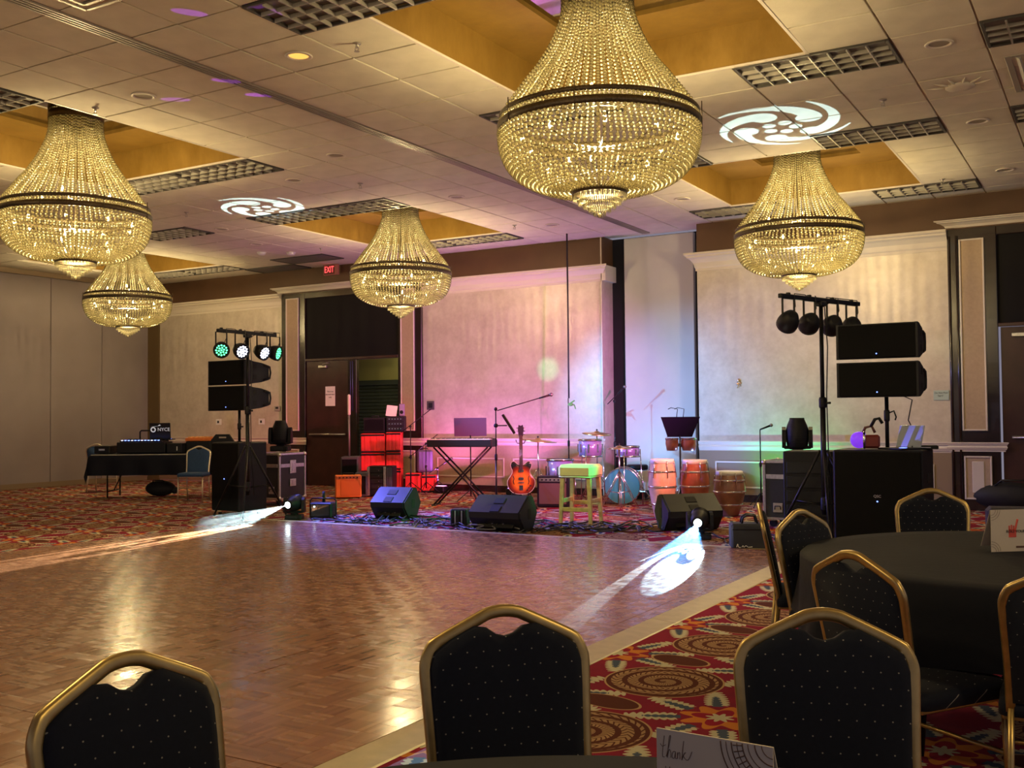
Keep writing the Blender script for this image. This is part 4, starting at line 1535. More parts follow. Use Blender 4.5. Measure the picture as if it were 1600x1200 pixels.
def road_case(lab, loc, rz, W, D, H, plate):
    t = thing('road_case', lab, 'case', loc, rz, 'road cases under the moving lights')
    z0 = .09
    MB().box((0, 0, z0 + (H - z0) / 2), (W - .012, D - .012, H - z0 - .01), b=.004).obj('body', CASEB, t)
    zs = z0 + (H - z0) * .73
    for sx in (-1, 1):
        for sy in (-1, 1):
            MB().box((sx * (W / 2 - .011), sy * (D / 2 - .011), (H + z0) / 2), (.034, .034, H - z0 - .01), b=.006).obj('corner_edge', ALU, t)
            for zz in (z0 + .02, H - .02):
                MB().ball((sx * (W / 2 - .012), sy * (D / 2 - .012), zz), .034, (1, 1, 1), 10, 6).obj('ball_corner', ALU, t)
            MB().cyl((sx * (W / 2 - .09), sy * (D / 2 - .09) - .015, .045), (sx * (W / 2 - .09), sy * (D / 2 - .09) + .015, .045), .045, n=14).obj('castor', BLK, t)
            MB().box((sx * (W / 2 - .09), sy * (D / 2 - .09), .080), (.06, .05, .02)).obj('castor_plate', ALU, t)
    for zz, hh in ((H - .012, .03), (zs, .055), (z0 + .012, .03)):
        for (cx, cy, dx, dy) in ((0, -D / 2 + .002, W - .07, .012), (0, D / 2 - .002, W - .07, .012), (-W / 2 + .002, 0, .012, D - .07), (W / 2 - .002, 0, .012, D - .07)):
            MB().box((cx, cy, zz), (dx, dy, hh), b=.003).obj('edge_band', ALU, t)
    for (cx, cy, dx, dy) in ((W / 2 + .004, 0, .014, .13), ):
        for zz, hh in ((zs - .02, .20), (zs - .26, .11)):
            MB().box((cx, cy, zz), (dx, dy, hh), b=.004).obj('latch_dish', plate, t)
            MB().box((cx + .008, cy, zz), (.008, .05, hh * .6), b=.003).obj('latch', ALU, t)
    for sx in (-.13, .13):
        MB().box((sx, -D / 2 - .002, z0 + .14), (.11, .012, .11), b=.003).obj('handle_dish', plate, t)
        MB().tube([(sx - .035, -D / 2 - .008, z0 + .12), (sx - .03, -D / 2 - .02, z0 + .16), (sx + .03, -D / 2 - .02, z0 + .16), (sx + .035, -D / 2 - .008, z0 + .12)], .006, 6).obj('handle', BLKM, t)
    return t


def moving_head(lab, loc, rz, tilt, s=1.0, lit=True):
    """yoke light: base, U-shaped yoke, tilting head with lens"""
    t = thing('moving_head_light', lab, 'stage light', loc, rz, 'moving head lights')
    MB().box((0, 0, .045 * s), (.30 * s, .28 * s, .09 * s), b=.015 * s).obj('base', BLK, t)
    MB().box((0, -.142 * s, .045 * s), (.14 * s, .006, .04 * s)).obj('display', DGREY, t)
    MB().cyl((0, 0, .09 * s), (0, 0, .115 * s), .07 * s, n=20).obj('pan_bearing', BLK, t)
    y = MB()
    y.box((0, 0, .135 * s), (.34 * s, .14 * s, .04 * s), b=.012 * s)
    y.obj('yoke_bridge', BLK, t)
    for sx in (-1, 1):
        pl = [(-.075, .13), (.075, .13), (.085, .20), (.07, .36), (.03, .40), (-.03, .40), (-.07, .36), (-.085, .20)]
        A = Matrix(((0, 0, 1, 0), (1, 0, 0, 0), (0, 1, 0, 0), (0, 0, 0, 1)))
        MB().prism([(a * s, b_ * s) for a, b_ in pl], sx * .165 * s - .025 * s, sx * .165 * s + .025 * s, A).obj('yoke_arm', BLK, t)
    hd = MB()
    prof = [(.0, -.19), (.10, -.19), (.132, -.14), (.142, -.06), (.142, .06), (.125, .12), (.095, .19), (.092, .215), (.058, .215)]
    hd.lathe([(r * s, z * s) for r, z in prof], 20, cap=False)
    h = hd.obj('head', BLK, t)
    h.location = (0, 0, .30 * s)
    h.rotation_euler = tilt
    MB().lathe([(.0, .210 * s), (.060 * s, .210 * s)], 20, cap=False).obj('lens', LENS if lit else BLKM, h)
    for k in range(4):
        MB().lathe([(.138 * s, (-.10 + .03 * k) * s), (.147 * s, (-.095 + .03 * k) * s), (.138 * s, (-.09 + .03 * k) * s)], 20, cap=False).obj('cooling_fin', BLKM, h)
    return t


def par_can(lab, lens, x, y, zbar, aim, s=1.0, rz=0.0):
    """LED par on a U bracket under the bar; aim = direction vector"""
    t = thing('par_light', lab, 'stage light', (x, y, zbar), rz, 'LED par lights on the T-bars')
    for sy in (-1, 1):
        MB().box((0, sy * .085 * s, -.10 * s), (.022, .005, .20 * s)).obj('bracket', BLKM, t)
    MB().box((0, 0, -.004), (.022, .17 * s, .006)).obj('bracket_top', BLKM, t)
    MB().box((0, 0, .03), (.04, .035, .06), b=.006).obj('clamp', BLKM, t)
    hd = MB().lathe([(.03 * s, -.10 * s), (.06 * s, -.09 * s), (.085 * s, -.03 * s), (.095 * s, .02 * s), (.095 * s, .06 * s), (.088 * s, .06 * s), (.086 * s, .045 * s)], 22, cap=False).obj('can', BLK, t)
    hd.location = (0, 0, -.20 * s)
    hd.rotation_euler = (Matrix.Rotation(-rz, 3, 'Z') @ Vector(aim)).to_track_quat('Z', 'Y').to_euler()
    MB().lathe([(.0, .046 * s), (.088 * s, .046 * s)], 22, cap=False).obj('front_plate', BLKM, hd)
    MB().lathe([(.0, -.10 * s), (.03 * s, -.10 * s)], 16, cap=False).obj('rear_cap', BLK, hd)
    dm = MB().lathe([(.0, .052 * s), (.008 * s, .051 * s), (.011 * s, .046 * s)], 10, cap=False).mesh('led', lens or BLKM)
    for (n, rr) in ((1, 0), (6, .030), (12, .060)):
        for k in range(n):
            a = 2 * math.pi * k / n + rr * 9
            link('led', dm, hd, (rr * s * math.cos(a), rr * s * math.sin(a), 0))
    return t


def light_stand(lab, loc, pars, aims, lens, plabs, zbar=2.46, L=1.2, rz=0.0):
    t = thing('light_stand', lab, 'light stand', loc, rz, 'T-bar light stands')
    MB().cyl((0, 0, .30), (0, 0, 1.45), .0275, n=14).obj('lower_pole', BLKM, t)
    MB().cyl((0, 0, 1.40), (0, 0, zbar), .021, n=14).obj('upper_pole', BLKM, t)
    MB().lathe([(.034, 1.38), (.038, 1.40), (.038, 1.47), (.030, 1.49)], 14).obj('collar', BLK, t)
    MB().cyl((.03, 0, 1.43), (.09, 0, 1.43), .012, n=8).obj('lock_knob', BLK, t)
    MB().lathe([(.034, .34), (.038, .36), (.038, .46), (.030, .48)], 14).obj('hub', BLK, t)
    for k in range(3):
        a = 2 * math.pi * k / 3 + 1.2
        c_, s_ = math.cos(a), math.sin(a)
        MB().tube([(.035 * c_, .035 * s_, .95), (.55 * c_, .55 * s_, .02)], .014, 8).obj('leg', BLKM, t)
        MB().tube([(.035 * c_, .035 * s_, .40), (.33 * c_, .33 * s_, .43)], .010, 8).obj('brace', BLKM, t)
        MB().ball((.55 * c_, .55 * s_, .02), .02).obj('foot', RUB, t)
    MB().box((0, 0, zbar + .02), (.045, L, .045), b=.006).obj('cross_bar', BLKM, t)
    MB().box((0, 0, zbar - .02), (.08, .10, .05), b=.008).obj('bar_mount', BLKM, t)
    for q, (yy, aim) in enumerate(zip(pars, aims)):
        par_can(plabs[q], lens[q], loc[0] - yy * math.sin(rz), loc[1] + yy * math.cos(rz), zbar, aim, 1.12, rz)
        MB().tube([(.02, yy, zbar - .20), (.06, yy + .03, zbar - .08), (.03, yy + .06, zbar + .05), (.0, yy * .5, zbar + .055), (.03, 0, zbar - .05)], .005, 5).obj('power_lead', RUB, t)
    MB().tube([(.028, .02, zbar - .05), (.05, .03, 2.0), (.035, .02, 1.5), (.045, .02, .9), (.06, .06, .3)], .006, 5).obj('power_lead', RUB, t)
    return t


def line_box(par_lab, loc, rz, group):
    """horizontal line-array cabinet: trapezoid shell, grille, side handles, status LED"""
    W, D, H = .75, .44, .34
    t = thing('line_array_speaker', par_lab, 'speaker', loc, rz, group)
    A = Matrix(((0, 0, 1, 0), (1, 0, 0, 0), (0, 1, 0, 0), (0, 0, 0, 1)))
    prof = [(-.20, .0), (.10, .035), (.24, .07), (.24, H - .07), (.10, H - .035), (-.20, H)]
    MB().prism(prof, -W / 2 + .02, W / 2 - .02, A).obj('shell', DGREY, t)
    MB().box((0, -.208, H / 2), (W - .03, .02, H - .02), b=.006).obj('grille', GRILLE, t)
    for s_ in (-1, 1):
        MB().prism([(-.215, .0), (-.12, .004), (.06, .05), (.06, H - .05), (-.12, H - .004), (-.215, H)], s_ * (W / 2 - .012) - .014, s_ * (W / 2 - .012) + .014, A).obj('side_cheek', DGREY, t)
        MB().tube([(s_ * (W / 2 - .01), .14, .07), (s_ * (W / 2 - .01), .245, .09), (s_ * (W / 2 - .01), .26, H / 2), (s_ * (W / 2 - .01), .245, H - .09), (s_ * (W / 2 - .01), .14, H - .07)], .014, 8).obj('handle', DGREY, t)
        MB().box((s_ * (W / 2 + .003), -.03, .10), (.004, .06, .07)).obj('rigging_slot', BLACKV, t)
        MB().box((s_ * (W / 2 + .003), -.03, .25), (.004, .06, .07)).obj('rigging_slot', BLACKV, t)
    MB().ball((0.0, -.220, .05), .006).obj('status_led', LEDB, t)
    return t


def subwoofer(lab, loc, rz, W, D, H, logo=True):
    t = thing('subwoofer', lab, 'speaker', loc, rz)
    MB().box((0, 0, H / 2 + .03), (W, D, H - .06), b=.012).obj('cabinet', BLK, t)
    MB().box((0, -D / 2 - .008, H / 2 + .03), (W - .03, .018, H - .09), b=.006).obj('grille', GRILLE, t)
    for sx in (-1, 1):
        for sy in (-1, 1):
            MB().cyl((sx * (W / 2 - .08), sy * (D / 2 - .08), 0), (sx * (W / 2 - .08), sy * (D / 2 - .08), .032), .025, n=12).obj('foot', RUB, t)
        MB().box((sx * (W / 2 + .001), 0, H * .72), (.006, .16, .09), b=.002).obj('side_grip', BLACKV, t)
    MB().lathe([(.04, 0), (.04, .012), (.025, .014)], 16, Matrix.Translation((0, 0, H))).obj('pole_socket', BLKM, t)
    if logo:
        lettering('badge', 'QSC', .035, ALU, t, (0, -D / 2 - .0175, H * .55), FRONT, .0006)
    MB().ball((0, -D / 2 - .018, H * .50), .007).obj('status_led', LEDB, t)
    return t

# ------------------------------------------------------------------ left PA, lights, DJ table
LS, RS = (-10.12, 10.08, 0), (-2.62, 10.60, 0)
light_stand('black T-bar light stand on the left with lit lamps', LS, (-.47, -.13, .27, .52), ((.72, -.62, -.35), (.95, -.25, -.35), (1, .05, -.4), (1, .35, -.25)), (LEDG, LEDW, LEDW, LEDG),
            ('LED par light glowing green, leftmost on the left bar', 'LED par light glowing white beside the green one', 'LED par light glowing white right of the left pole', 'LED par light at the right end of the left bar, seen edge-on'), L=1.08)
light_stand('black T-bar light stand on the right with dark lamp backs', RS, (-.55, -.20, .20, .55), ((-.55, .75, -.5), (-.45, .85, -.35), (-.45, .85, -.35), (-.35, .9, -.4)), (None,) * 4,
            ('dark par light at the left end of the right bar', 'dark par light second on the right bar, left of the pole', 'dark par light just right of the right pole', 'dark par light half hidden behind the upper right speaker'), L=1.38, rz=R(-20))

subwoofer('black subwoofer under the left speaker pair', (-10.60, 10.40, 0), R(-4), .56, .50, 1.0, False)
t = thing('speaker_pole', 'black pole carrying the left speaker pair', 'pole', (-10.60, 10.40, 1.013))
MB().cyl((0, 0, 0), (0, 0, .47), .019, n=12).obj('tube', BLKM, t)
MB().lathe([(.026, .16), (.028, .18), (.028, .24), (.022, .25)], 12).obj('collar', BLK, t)
MB().cyl((.02, 0, .2), (.07, 0, .2), .01, n=8).obj('knob', BLK, t)
line_box('lower black speaker of the left pair', (-10.60, 10.38, 1.435), R(-4), 'left speaker pair')
line_box('upper black speaker of the left pair, behind the green lamp', (-10.60, 10.38, 1.79), R(-4), 'left speaker pair')

subwoofer('wide black subwoofer under the right speaker pair', (-2.02, 10.50, 0), R(0), .82, .62, .97)
t = thing('speaker_pole', 'black pole carrying the right speaker pair', 'pole', (-1.98, 10.5, .983))
MB().cyl((0, 0, 0), (0, 0, .53), .019, n=12).obj('tube', BLKM, t)
MB().lathe([(.026, .26), (.028, .28), (.028, .36), (.022, .37)], 12).obj('collar', BLK, t)
MB().tube([(.02, 0, .34), (.07, -.02, .36), (.09, -.02, .30), (.08, -.02, .27)], .008, 6).obj('lever', BLK, t)
line_box('lower black speaker of the right pair', (-2.02, 10.48, 1.475), 0, 'right speaker pair')
line_box('upper black speaker of the right pair', (-2.02, 10.48, 1.845), 0, 'right speaker pair')
o = MB().tube([(-1.86, 10.7, 1.49), (-1.78, 10.72, 1.45), (-1.82, 10.72, 1.25), (-1.75, 10.72, 1.1), (-1.76, 10.72, .975)], .006, 6).obj('cable', RUB)
tag(o, 'thin cable hanging below the right speaker pair', 'cable')
# things on the right subwoofer: laptop and a mirror-ball effect light
t = thing('laptop', 'grey laptop open on the right subwoofer', 'laptop', (-1.86, 10.42, .972), R(-38))
MB().box((0, 0, .009), (.33, .23, .016), b=.004).obj('keyboard_deck', DGREY, t)
o = MB().box((0, 0, .11), (.33, .010, .22), b=.003).obj('screen', mat('laptop_lid', (.28, .33, .42), .35, .3), t)
o.location, o.rotation_euler = (0, .115, .016), (-.25, 0, 0)
MB().box((.10, -.04, .0185), (.05, .05, .003)).obj('lit_keys', LEDB, t)
t = thing('tablet_case', 'flat dark case lying on the right end of the right subwoofer', 'case', (-1.66, 10.62, .972), .2)
MB().box((0, 0, .018), (.24, .26, .034), b=.006).obj('shell', BLK, t)
MB().box((0, -.131, .018), (.10, .006, .008)).obj('clasp', ALU, t)
t = thing('ball_effect_light', 'small red effect light with violet glass dome on the right subwoofer', 'stage light', (-2.17, 10.42, .972), R(10))
MB().box((.06, 0, .075), (.15, .13, .13), b=.02).obj('housing', mat('red_housing', (.16, .025, .02), .4), t)
MB().ball((-.06, 0, .09), .082, (1, 1, 1), 18, 12).obj('dome', mat('violet_glass', (.10, .03, .45), .08, emit=(.25, .05, .9), es=.8), t)
MB().lathe([(.085, 0), (.09, .01), (.085, .02)], 18, Matrix.Translation((-.02, 0, .09)) @ Matrix.Rotation(math.pi / 2, 4, 'Y'), cap=False).obj('dome_ring', CHROME, t)
MB().tube([(-.02, 0, .16), (.0, 0, .21), (.06, 0, .225), (.09, 0, .16)], .014, 8).obj('bracket', mat('bracket_brown', (.10, .03, .02), .4), t)
MB().tube([(.05, 0, .215), (.09, 0, .29), (.13, 0, .30), (.16, 0, .25)], .016, 8).obj('hook_clamp', BLKM, t)
# dark amplifier crate left of the right subwoofer, behind the stand legs
t = thing('amplifier_rack', 'black amplifier rack behind the right light stand', 'rack', (-2.86, 11.05, 0), R(5))
MB().box((0, 0, .475), (.50, .5, .91), b=.01).obj('cabinet', BLK, t)
for k in range(5):
    MB().box((0, -.255, .16 + .15 * k), (.43, .012, .12), b=.004).obj('rack_unit', DGREY, t)
    MB().cyl((.15, -.262, .16 + .15 * k), (.15, -.28, .16 + .15 * k), .015, n=10).obj('dial', BLKM, t)
for sx in (-1, 1):
    for sy in (-1, 1):
        MB().cyl((sx * .2, sy * .2, 0), (sx * .2, sy * .2, .025), .02, n=10).obj('foot', RUB, t)

road_case('silver edged road case under the left moving light', (-11.26, 11.87, 0), 0, .58, .58, .79, mat('case_plate', (.62, .60, .56), .4, .9, var=.3, vscale=50))
road_case('black road case with tan metal edges under the right moving light', (-3.35, 12.20, 0), 0, .60, .58, .775, mat('case_plate_tan', (.50, .44, .34), .4, .9))
moving_head('moving head light standing on the left road case', (-11.22, 11.87, .815), R(30), (0, 0, 0), .92)
moving_head('moving head light standing on the right road case', (-3.32, 12.2, .80), R(16), (0, 0, 0), .92)
p = fl(456, 812)
FH_L = (p[0], p[1] + .05, 0)
p = fl(1091, 843)
FH_R = (p[0], p[1] + .05, 0)
HLz = .30 * .72
moving_head('moving head light on the floor before the left road case, throwing a beam left', FH_L, R(30), (R(96.5), 0, R(8) - R(30)), .72)
moving_head('moving head light on the floor throwing the bright blue beams', FH_R, R(30), (R(101), 0, R(13) - R(30)), .72)

p = Vector(fl(497, 812))
t = thing('strobe_light', 'black strobe box with handle on the floor right of the left road case', 'stage light', (p.x, p.y + .1, 0), R(20))
MB().box((0, 0, .12), (.30, .20, .20), b=.015).obj('housing', BLK, t)
MB().box((0, -.103, .12), (.24, .01, .14)).obj('front_glass', mat('dark_glass', (.02, .02, .03), .05), t)
MB().tube([(-.14, 0, .0), (-.18, 0, .02), (-.18, 0, .24), (-.15, 0, .27), (.15, 0, .27), (.18, 0, .24), (.18, 0, .02), (.14, 0, 0)], .010, 6).obj('bracket', BLKM, t)
MB().cyl((.0, .02, .22), (.0, .02, .36), .02, n=10).obj('grip', BLK, t)
MB().ball((-.08, -.108, .17), .010).obj('indicator', LENS, t)

# DJ table
tc_ = dep(225, 713, 17.2)
DJ = (tc_.x, tc_.y)
t = thing('folding_table', 'folding table under the black DJ cloth', 'table', (DJ[0], DJ[1], 0), FACE)
MB().box((.25, .38, .72), (2.3, .74, .04), b=.008).obj('table_top', mat('grey_top', (.35, .34, .32), .5), t)
for sx in (-.65, 1.15):
    for sy in (.1, .66):
        MB().tube([(sx, sy, .70), (sx, sy, .012)], .014, 8).obj('leg', BLKM, t)
    MB().tube([(sx, .1, .12), (sx, .66, .12)], .011, 8).obj('cross_bar', BLKM, t)
    MB().tube([(sx, .38, .12), (sx + (.28 if sx < 0 else -.28), .38, .68)], .010, 8).obj('brace', BLKM, t)
b = MB()
NX, NY = 40, 14
x0, x1, y0, y1 = -.93, 1.43, -.01, .78
zt = .746
grid = []
def drapes(u, v):
    ox, oy = max(x0 - u, 0, u - x1), max(y0 - v, 0)
    z = zt
    x, y = u, v
    if ox or oy:
        dr = max(ox, oy)
        x = min(max(u, x0), x1) + (.05 * math.sin(v * 14) * ox + (.12 * ox if oy else .03) * (1 if u > x1 else -1) if ox else 0)
        y = max(v, y0) - (.03 + .03 * math.sin(u * 13)) * (1 if oy else 0) * min(1, oy * 4)
        z = zt - math.hypot(ox, oy) * .98
    return (x, y, z)
us = [x0 - .36 + (x1 - x0 + .72) * i / NX for i in range(NX + 1)]
vs_ = [y0 - .36 + (y1 - y0 + .36) * j / NY for j in range(NY + 1)]
b.add([drapes(u, v) for v in vs_ for u in us], [(j * (NX + 1) + i, j * (NX + 1) + i + 1, (j + 1) * (NX + 1) + i + 1, (j + 1) * (NX + 1) + i) for j in range(NY) for i in range(NX)], None, True)
o = b.obj('tablecloth', CLOTH, None, (DJ[0], DJ[1], 0), FACE)
tag(o, 'black cloth over the DJ table at the left wall', 'tablecloth')


def on_dj(x, y, z=.748):
    c_, s_ = math.cos(FACE), math.sin(FACE)
    return (DJ[0] + x * c_ - y * s_, DJ[1] + x * s_ + y * c_, z)


t = thing('dj_controller', 'DJ mixing console with blue lit buttons on the black table', 'mixer', on_dj(-.12, .38), FACE)
MB().box((0, 0, .10), (.82, .40, .19), b=.012).obj('case', BLK, t)
MB().box((0, -.02, .205), (.72, .34, .03), b=.006).obj('deck', DGREY, t)
for k in range(12):
    MB().box((-.32 + .056 * k, -.185, .222), (.030, .018, .012)).obj('lit_button', LEDB if k % 3 else mat('white_button%d' % k, (.6, .6, .8), .4, emit=(.7, .75, 1), es=2), t)
for sx in (-.2, .2):
    MB().lathe([(.10, .22), (.105, .235), (.095, .245), (.02, .247)], 20, Matrix.Translation((sx, .02, 0))).obj('jog_wheel', BLKM, t)
MB().tube([(-.12, .1, .22), (-.12, .1, .36), (-.10, .1, .385), (.10, .1, .385), (.12, .1, .36), (.12, .1, .22)], .014, 8).obj('rail_handle', BLKM, t)
t = thing('laptop', 'open laptop with a white disc-jockey emblem on its black lid', 'laptop', on_dj(.13, .54, .968), FACE + math.pi)
MB().box((0, 0, .009), (.36, .25, .016), b=.004).obj('keyboard_deck', BLK, t)
ld = MB().box((0, 0, .14), (.36, .010, .28), b=.004).obj('lid', mat('laptop_black', (.01, .01, .012), .3), t)
ld.location, ld.rotation_euler = (0, .12, .016), (-.12, 0, 0)
WT = mat('glowing_print', (.8, .8, .82), .5, emit=(.8, .82, .9), es=.35)  # lid print with a weak glow of its own added, no lamp behind it
lettering('lettering', 'NYCE', .082, WT, ld, (-.065, .0062, .165), (math.pi / 2, 0, math.pi), .0005)
MB().lathe([(.026, 0), (.046, 0), (.046, .001), (.026, .001), (.026, 0)], 24, Matrix.Translation((.115, .0052, .165)) @ Matrix.Rotation(-math.pi / 2, 4, 'X'), cap=False).obj('emblem_disc', WT, ld)
MB().prism([(-.10, .215), (.02, .235), (.0, .255), (-.04, .225), (-.16, .212)], -.0065, -.0055, Matrix(((-1, 0, 0, 0), (0, 0, -1, 0), (0, 1, 0, 0), (0, 0, 0, 1)))).obj('emblem_swoosh', WT, ld)
MB().box((0, -.02, .0185), (.26, .10, .003)).obj('lit_keys', LEDB, t)
t = thing('equipment_case', 'black equipment case at the left end of the DJ table', 'case', on_dj(-.78, .35), FACE)
MB().box((0, 0, .07), (.26, .34, .13), b=.01).obj('box', BLK, t)
MB().box((0, -.172, .07), (.10, .01, .03), b=.003).obj('latch', ALU, t)
t = thing('equipment_case', 'black box with lit lamp right of the DJ console', 'case', on_dj(.44, .36), FACE)
MB().box((0, 0, .085), (.26, .34, .165), b=.01).obj('box', BLK, t)
MB().box((.05, -.173, .08), (.012, .006, .07)).obj('lamp_strip', WHITE, t)
t = thing('wooden_tray', 'orange wooden box on the right end of the DJ table', 'box', on_dj(.78, .55), FACE)
MB().box((0, 0, .10), (.42, .30, .19), b=.01).obj('lower_case', BLK, t)
MB().box((0, 0, .225), (.44, .30, .055), b=.008).obj('tray', ORANGE, t)
for k in range(5):
    MB().box((-.16 + .08 * k, 0, .262), (.05, .22, .02), b=.004).obj('block', mat('light_orange', (.85, .42, .12), .5) if 'light_orange' not in bpy.data.materials else bpy.data.materials['light_orange'], t)
t = thing('case_lid', 'black case lid with handle slot standing behind the blue chair', 'case', on_dj(1.18, .45), FACE)
A = Matrix(((1, 0, 0, 0), (0, 0, 1, 0), (0, 1, 0, 0), (0, 0, 0, 1)))
MB().prism([(-.22, 0), (.22, 0), (.22, .16), (.12, .31), (-.10, .31), (-.22, .16)], -.04, .04, A).obj('panel', BLK, t)
MB().box((.02, -.044, .255), (.12, .008, .025)).obj('handle_slot', mat('slot_pale', (.45, .36, .30), .6), t)
p = fl(240, 776)
t = thing('duffel_bag', 'black duffel bag on the floor under the DJ table', 'bag', (p[0], p[1] + .15, 0), FACE)
MB().ball((0, 0, .135), .16, (1.65, .8, .84), 20, 12).obj('body', mat('nylon', (.008, .008, .012), .7), t)
MB().tube([(-.12, -.08, .23), (-.08, -.14, .28), (.08, -.14, .28), (.12, -.08, .23)], .010, 6).obj('handle', RUB, t)
MB().ball((.24, 0, .10), .07, (1, .9, .9)).obj('end_pocket', bpy.data.materials['nylon'], t)

# ------------------------------------------------------------------ floor monitors
p = fl(607, 812)
wedge('floor_monitor', 'floor monitor lit blue and green, leftmost of the three', (p[0], p[1] + .12, 0), R(30.7 - 22), .46)
p = fl(775, 831)
wedge('floor_monitor', 'floor monitor before the guitar, middle of the three', (p[0], p[1] + .12, 0), R(30.7 - 26), .62)
p = fl(1062, 832)
wedge('floor_monitor', 'floor monitor right behind the bright blue beam lamp', (p[0], p[1] + .32, 0), R(30.7 + 12), .62)

# ------------------------------------------------------------------ backline on the left: amps, racks, cases
p = fl(538, 779)
t = thing('guitar_amplifier', 'small orange combo amplifier on the carpet before the dark door', 'amplifier', (p[0], p[1] + .1, 0), R(30.7 + 12))
MB().box((0, 0, .20), (.42, .24, .36), b=.012).obj('cabinet', ORANGE, t)
MB().box((0.03, -.125, .18), (.32, .012, .26), b=.003).obj('grille', mat('orange_grille', (.62, .13, .02), .7), t)
MB().box((0, -.122, .345), (.40, .012, .05), b=.003).obj('control_panel', mat('panel_dark_orange', (.35, .08, .02), .5), t)
for k in range(6):
    MB().cyl((-.14 + .056 * k, -.126, .345), (-.14 + .056 * k, -.15, .345), .012, n=8).obj('knob', BLK, t)
MB().tube([(-.1, 0, .38), (-.08, 0, .41), (.08, 0, .41), (.1, 0, .38)], .010, 6).obj('handle', BLK, t)
for sx in (-.17, .17):
    for sy in (-.08, .08):
        MB().cyl((sx, sy, 0), (sx, sy, .025), .015, n=8).obj('foot', RUB, t)
p = dep(547, 760, 17.5)
t = thing('column_speaker', 'slim grey column speaker on its dark bass cabinet by the door', 'speaker', (p.x, p.y, 0), R(30.7))
MB().box((0, .12, .335), (.30, .36, .65), b=.02).obj('bass_cabinet', mat('charcoal', (.05, .06, .06), .6), t)
MB().box((0, -.063, .34), (.25, .012, .55), b=.004).obj('bass_grille', GRILLE, t)
MB().cyl((-.02, .05, .66), (-.02, .05, 1.36), .018, n=12).obj('pole', mat('pole_grey', (.20, .19, .18), .4, .5), t)
MB().box((-.02, .05, 1.54), (.05, .06, .36), b=.015).obj('column_head', mat('column_pale', (.60, .55, .48), .5), t)
for sx in (-.12, .12):
    MB().cyl((sx, .0, 0), (sx, .0, .012), .015, n=8).obj('foot', RUB, t)
p = dep(566, 765, 17.2)
t = thing('keyboard_amplifier', 'low dark grey amplifier right of the orange one', 'amplifier', (p.x, p.y, 0), R(30.7))
MB().box((0, 0, .21), (.20, .3, .40), b=.015).obj('cabinet', mat('slate', (.05, .055, .08), .6), t)
MB().box((0, -.153, .20), (.16, .01, .30)).obj('grille', GRILLE, t)
MB().box((0, 0, .005), (.18, .26, .01)).obj('base', RUB, t)

# stack of red cases with racks on top
b0 = dep(603, 765, 18.2)
c_, s_ = math.cos(FACE), math.sin(FACE)
def stk(x, y, z=0.0):
    return (b0.x + x * c_ - y * s_, b0.y + x * s_ + y * c_, z)


def red_case(lab, loc, W, D, H):
    t = thing('red_case', lab, 'case', loc, FACE, 'stacked red cases')
    MB().box((0, 0, H / 2), (W, D, H - .004), b=.012).obj('body', REDB, t)
    for k in (-.25, .0, .25):
        MB().box((k * W, -D / 2 - .003, H * .5), (W * .18, .012, H * .78), b=.005).obj('rib', REDB, t)
    MB().box((0, -D / 2 - .006, H - .03), (W * .98, .014, .03), b=.004).obj('strap', BLK, t)
    MB().box((0, -D / 2 - .006, .02), (W * .98, .014, .025), b=.004).obj('edge_band', BLK, t)
    return t


red_case('red case at the bottom left of the stack behind the road rack', stk(-.20, 0, 0), .42, .42, .36)
red_case('red case in the middle left of the stack', stk(-.20, 0, .36), .42, .42, .34)
red_case('red case at the top left of the stack', stk(-.20, 0, .70), .42, .42, .34)
red_case('red case at the bottom right of the stack', stk(.16, 0, 0), .26, .42, .40)
red_case('red case in the middle right of the stack', stk(.16, 0, .40), .26, .42, .31)
red_case('red case at the top right of the stack, brightest red', stk(.16, 0, .71), .26, .42, .35)
red_case('red case on the floor right of the stack', stk(.33 + .17, -.12, 0), .26, .3, .34)
red_case('red case on the floor farthest right, under the suitcase', stk(.78, -.05, 0), .26, .3, .30)
t = thing('suitcase', 'dark violet suitcase standing on the red cases', 'suitcase', stk(.70, -.05, .345), FACE)
MB().box((0, 0, .20), (.27, .16, .39), b=.03).obj('shell', NAVY, t)
for k in (-.09, -.03, .03, .09):
    MB().box((k, -.083, .20), (.012, .008, .32), b=.002).obj('rib', NAVY, t)
MB().tube([(-.05, 0, .39), (-.05, 0, .42), (.05, 0, .42), (.05, 0, .39)], .008, 6).obj('handle', BLK, t)
t = thing('equipment_case', 'black amplifier head on the left red stack', 'amplifier', stk(-.18, 0, 1.045), FACE)
MB().box((0, 0, .14), (.38, .36, .27), b=.012).obj('cabinet', BLK, t)
MB().box((0, -.182, .14), (.33, .01, .2)).obj('grille', GRILLE, t)
MB().tube([(-.07, 0, .275), (-.05, 0, .30), (.05, 0, .30), (.07, 0, .275)], .009, 6).obj('handle', RUB, t)
t = thing('effects_rack', 'rack of effect units with silver knobs on the right red stack', 'rack', stk(.19, 0, 1.065), FACE)
MB().box((0, 0, .14), (.32, .36, .27), b=.008).obj('cabinet', BLK, t)
for k in range(3):
    u = MB().box((0, -.184, .055 + .085 * k), (.28, .014, .07), b=.003).obj('rack_unit', DGREY, t)
    for q in range(5):
        MB().cyl((-.10 + .05 * q, -.19, .055 + .085 * k), (-.10 + .05 * q, -.205, .055 + .085 * k), .010, n=8).obj('knob', CHROME, u)
t = thing('music_sheet', 'sheet of paper leaning on top of the effects rack', 'paper', stk(.10, -.05, 1.34), FACE)
o = MB().box((0, 0, .10), (.19, .002, .20)).obj('sheet', PAPER, t)
o.rotation_euler = (-.3, .12, 0)
t = thing('speaker_box', 'small upright lavender speaker on the effects rack', 'speaker', stk(.29, .02, 1.34), FACE)
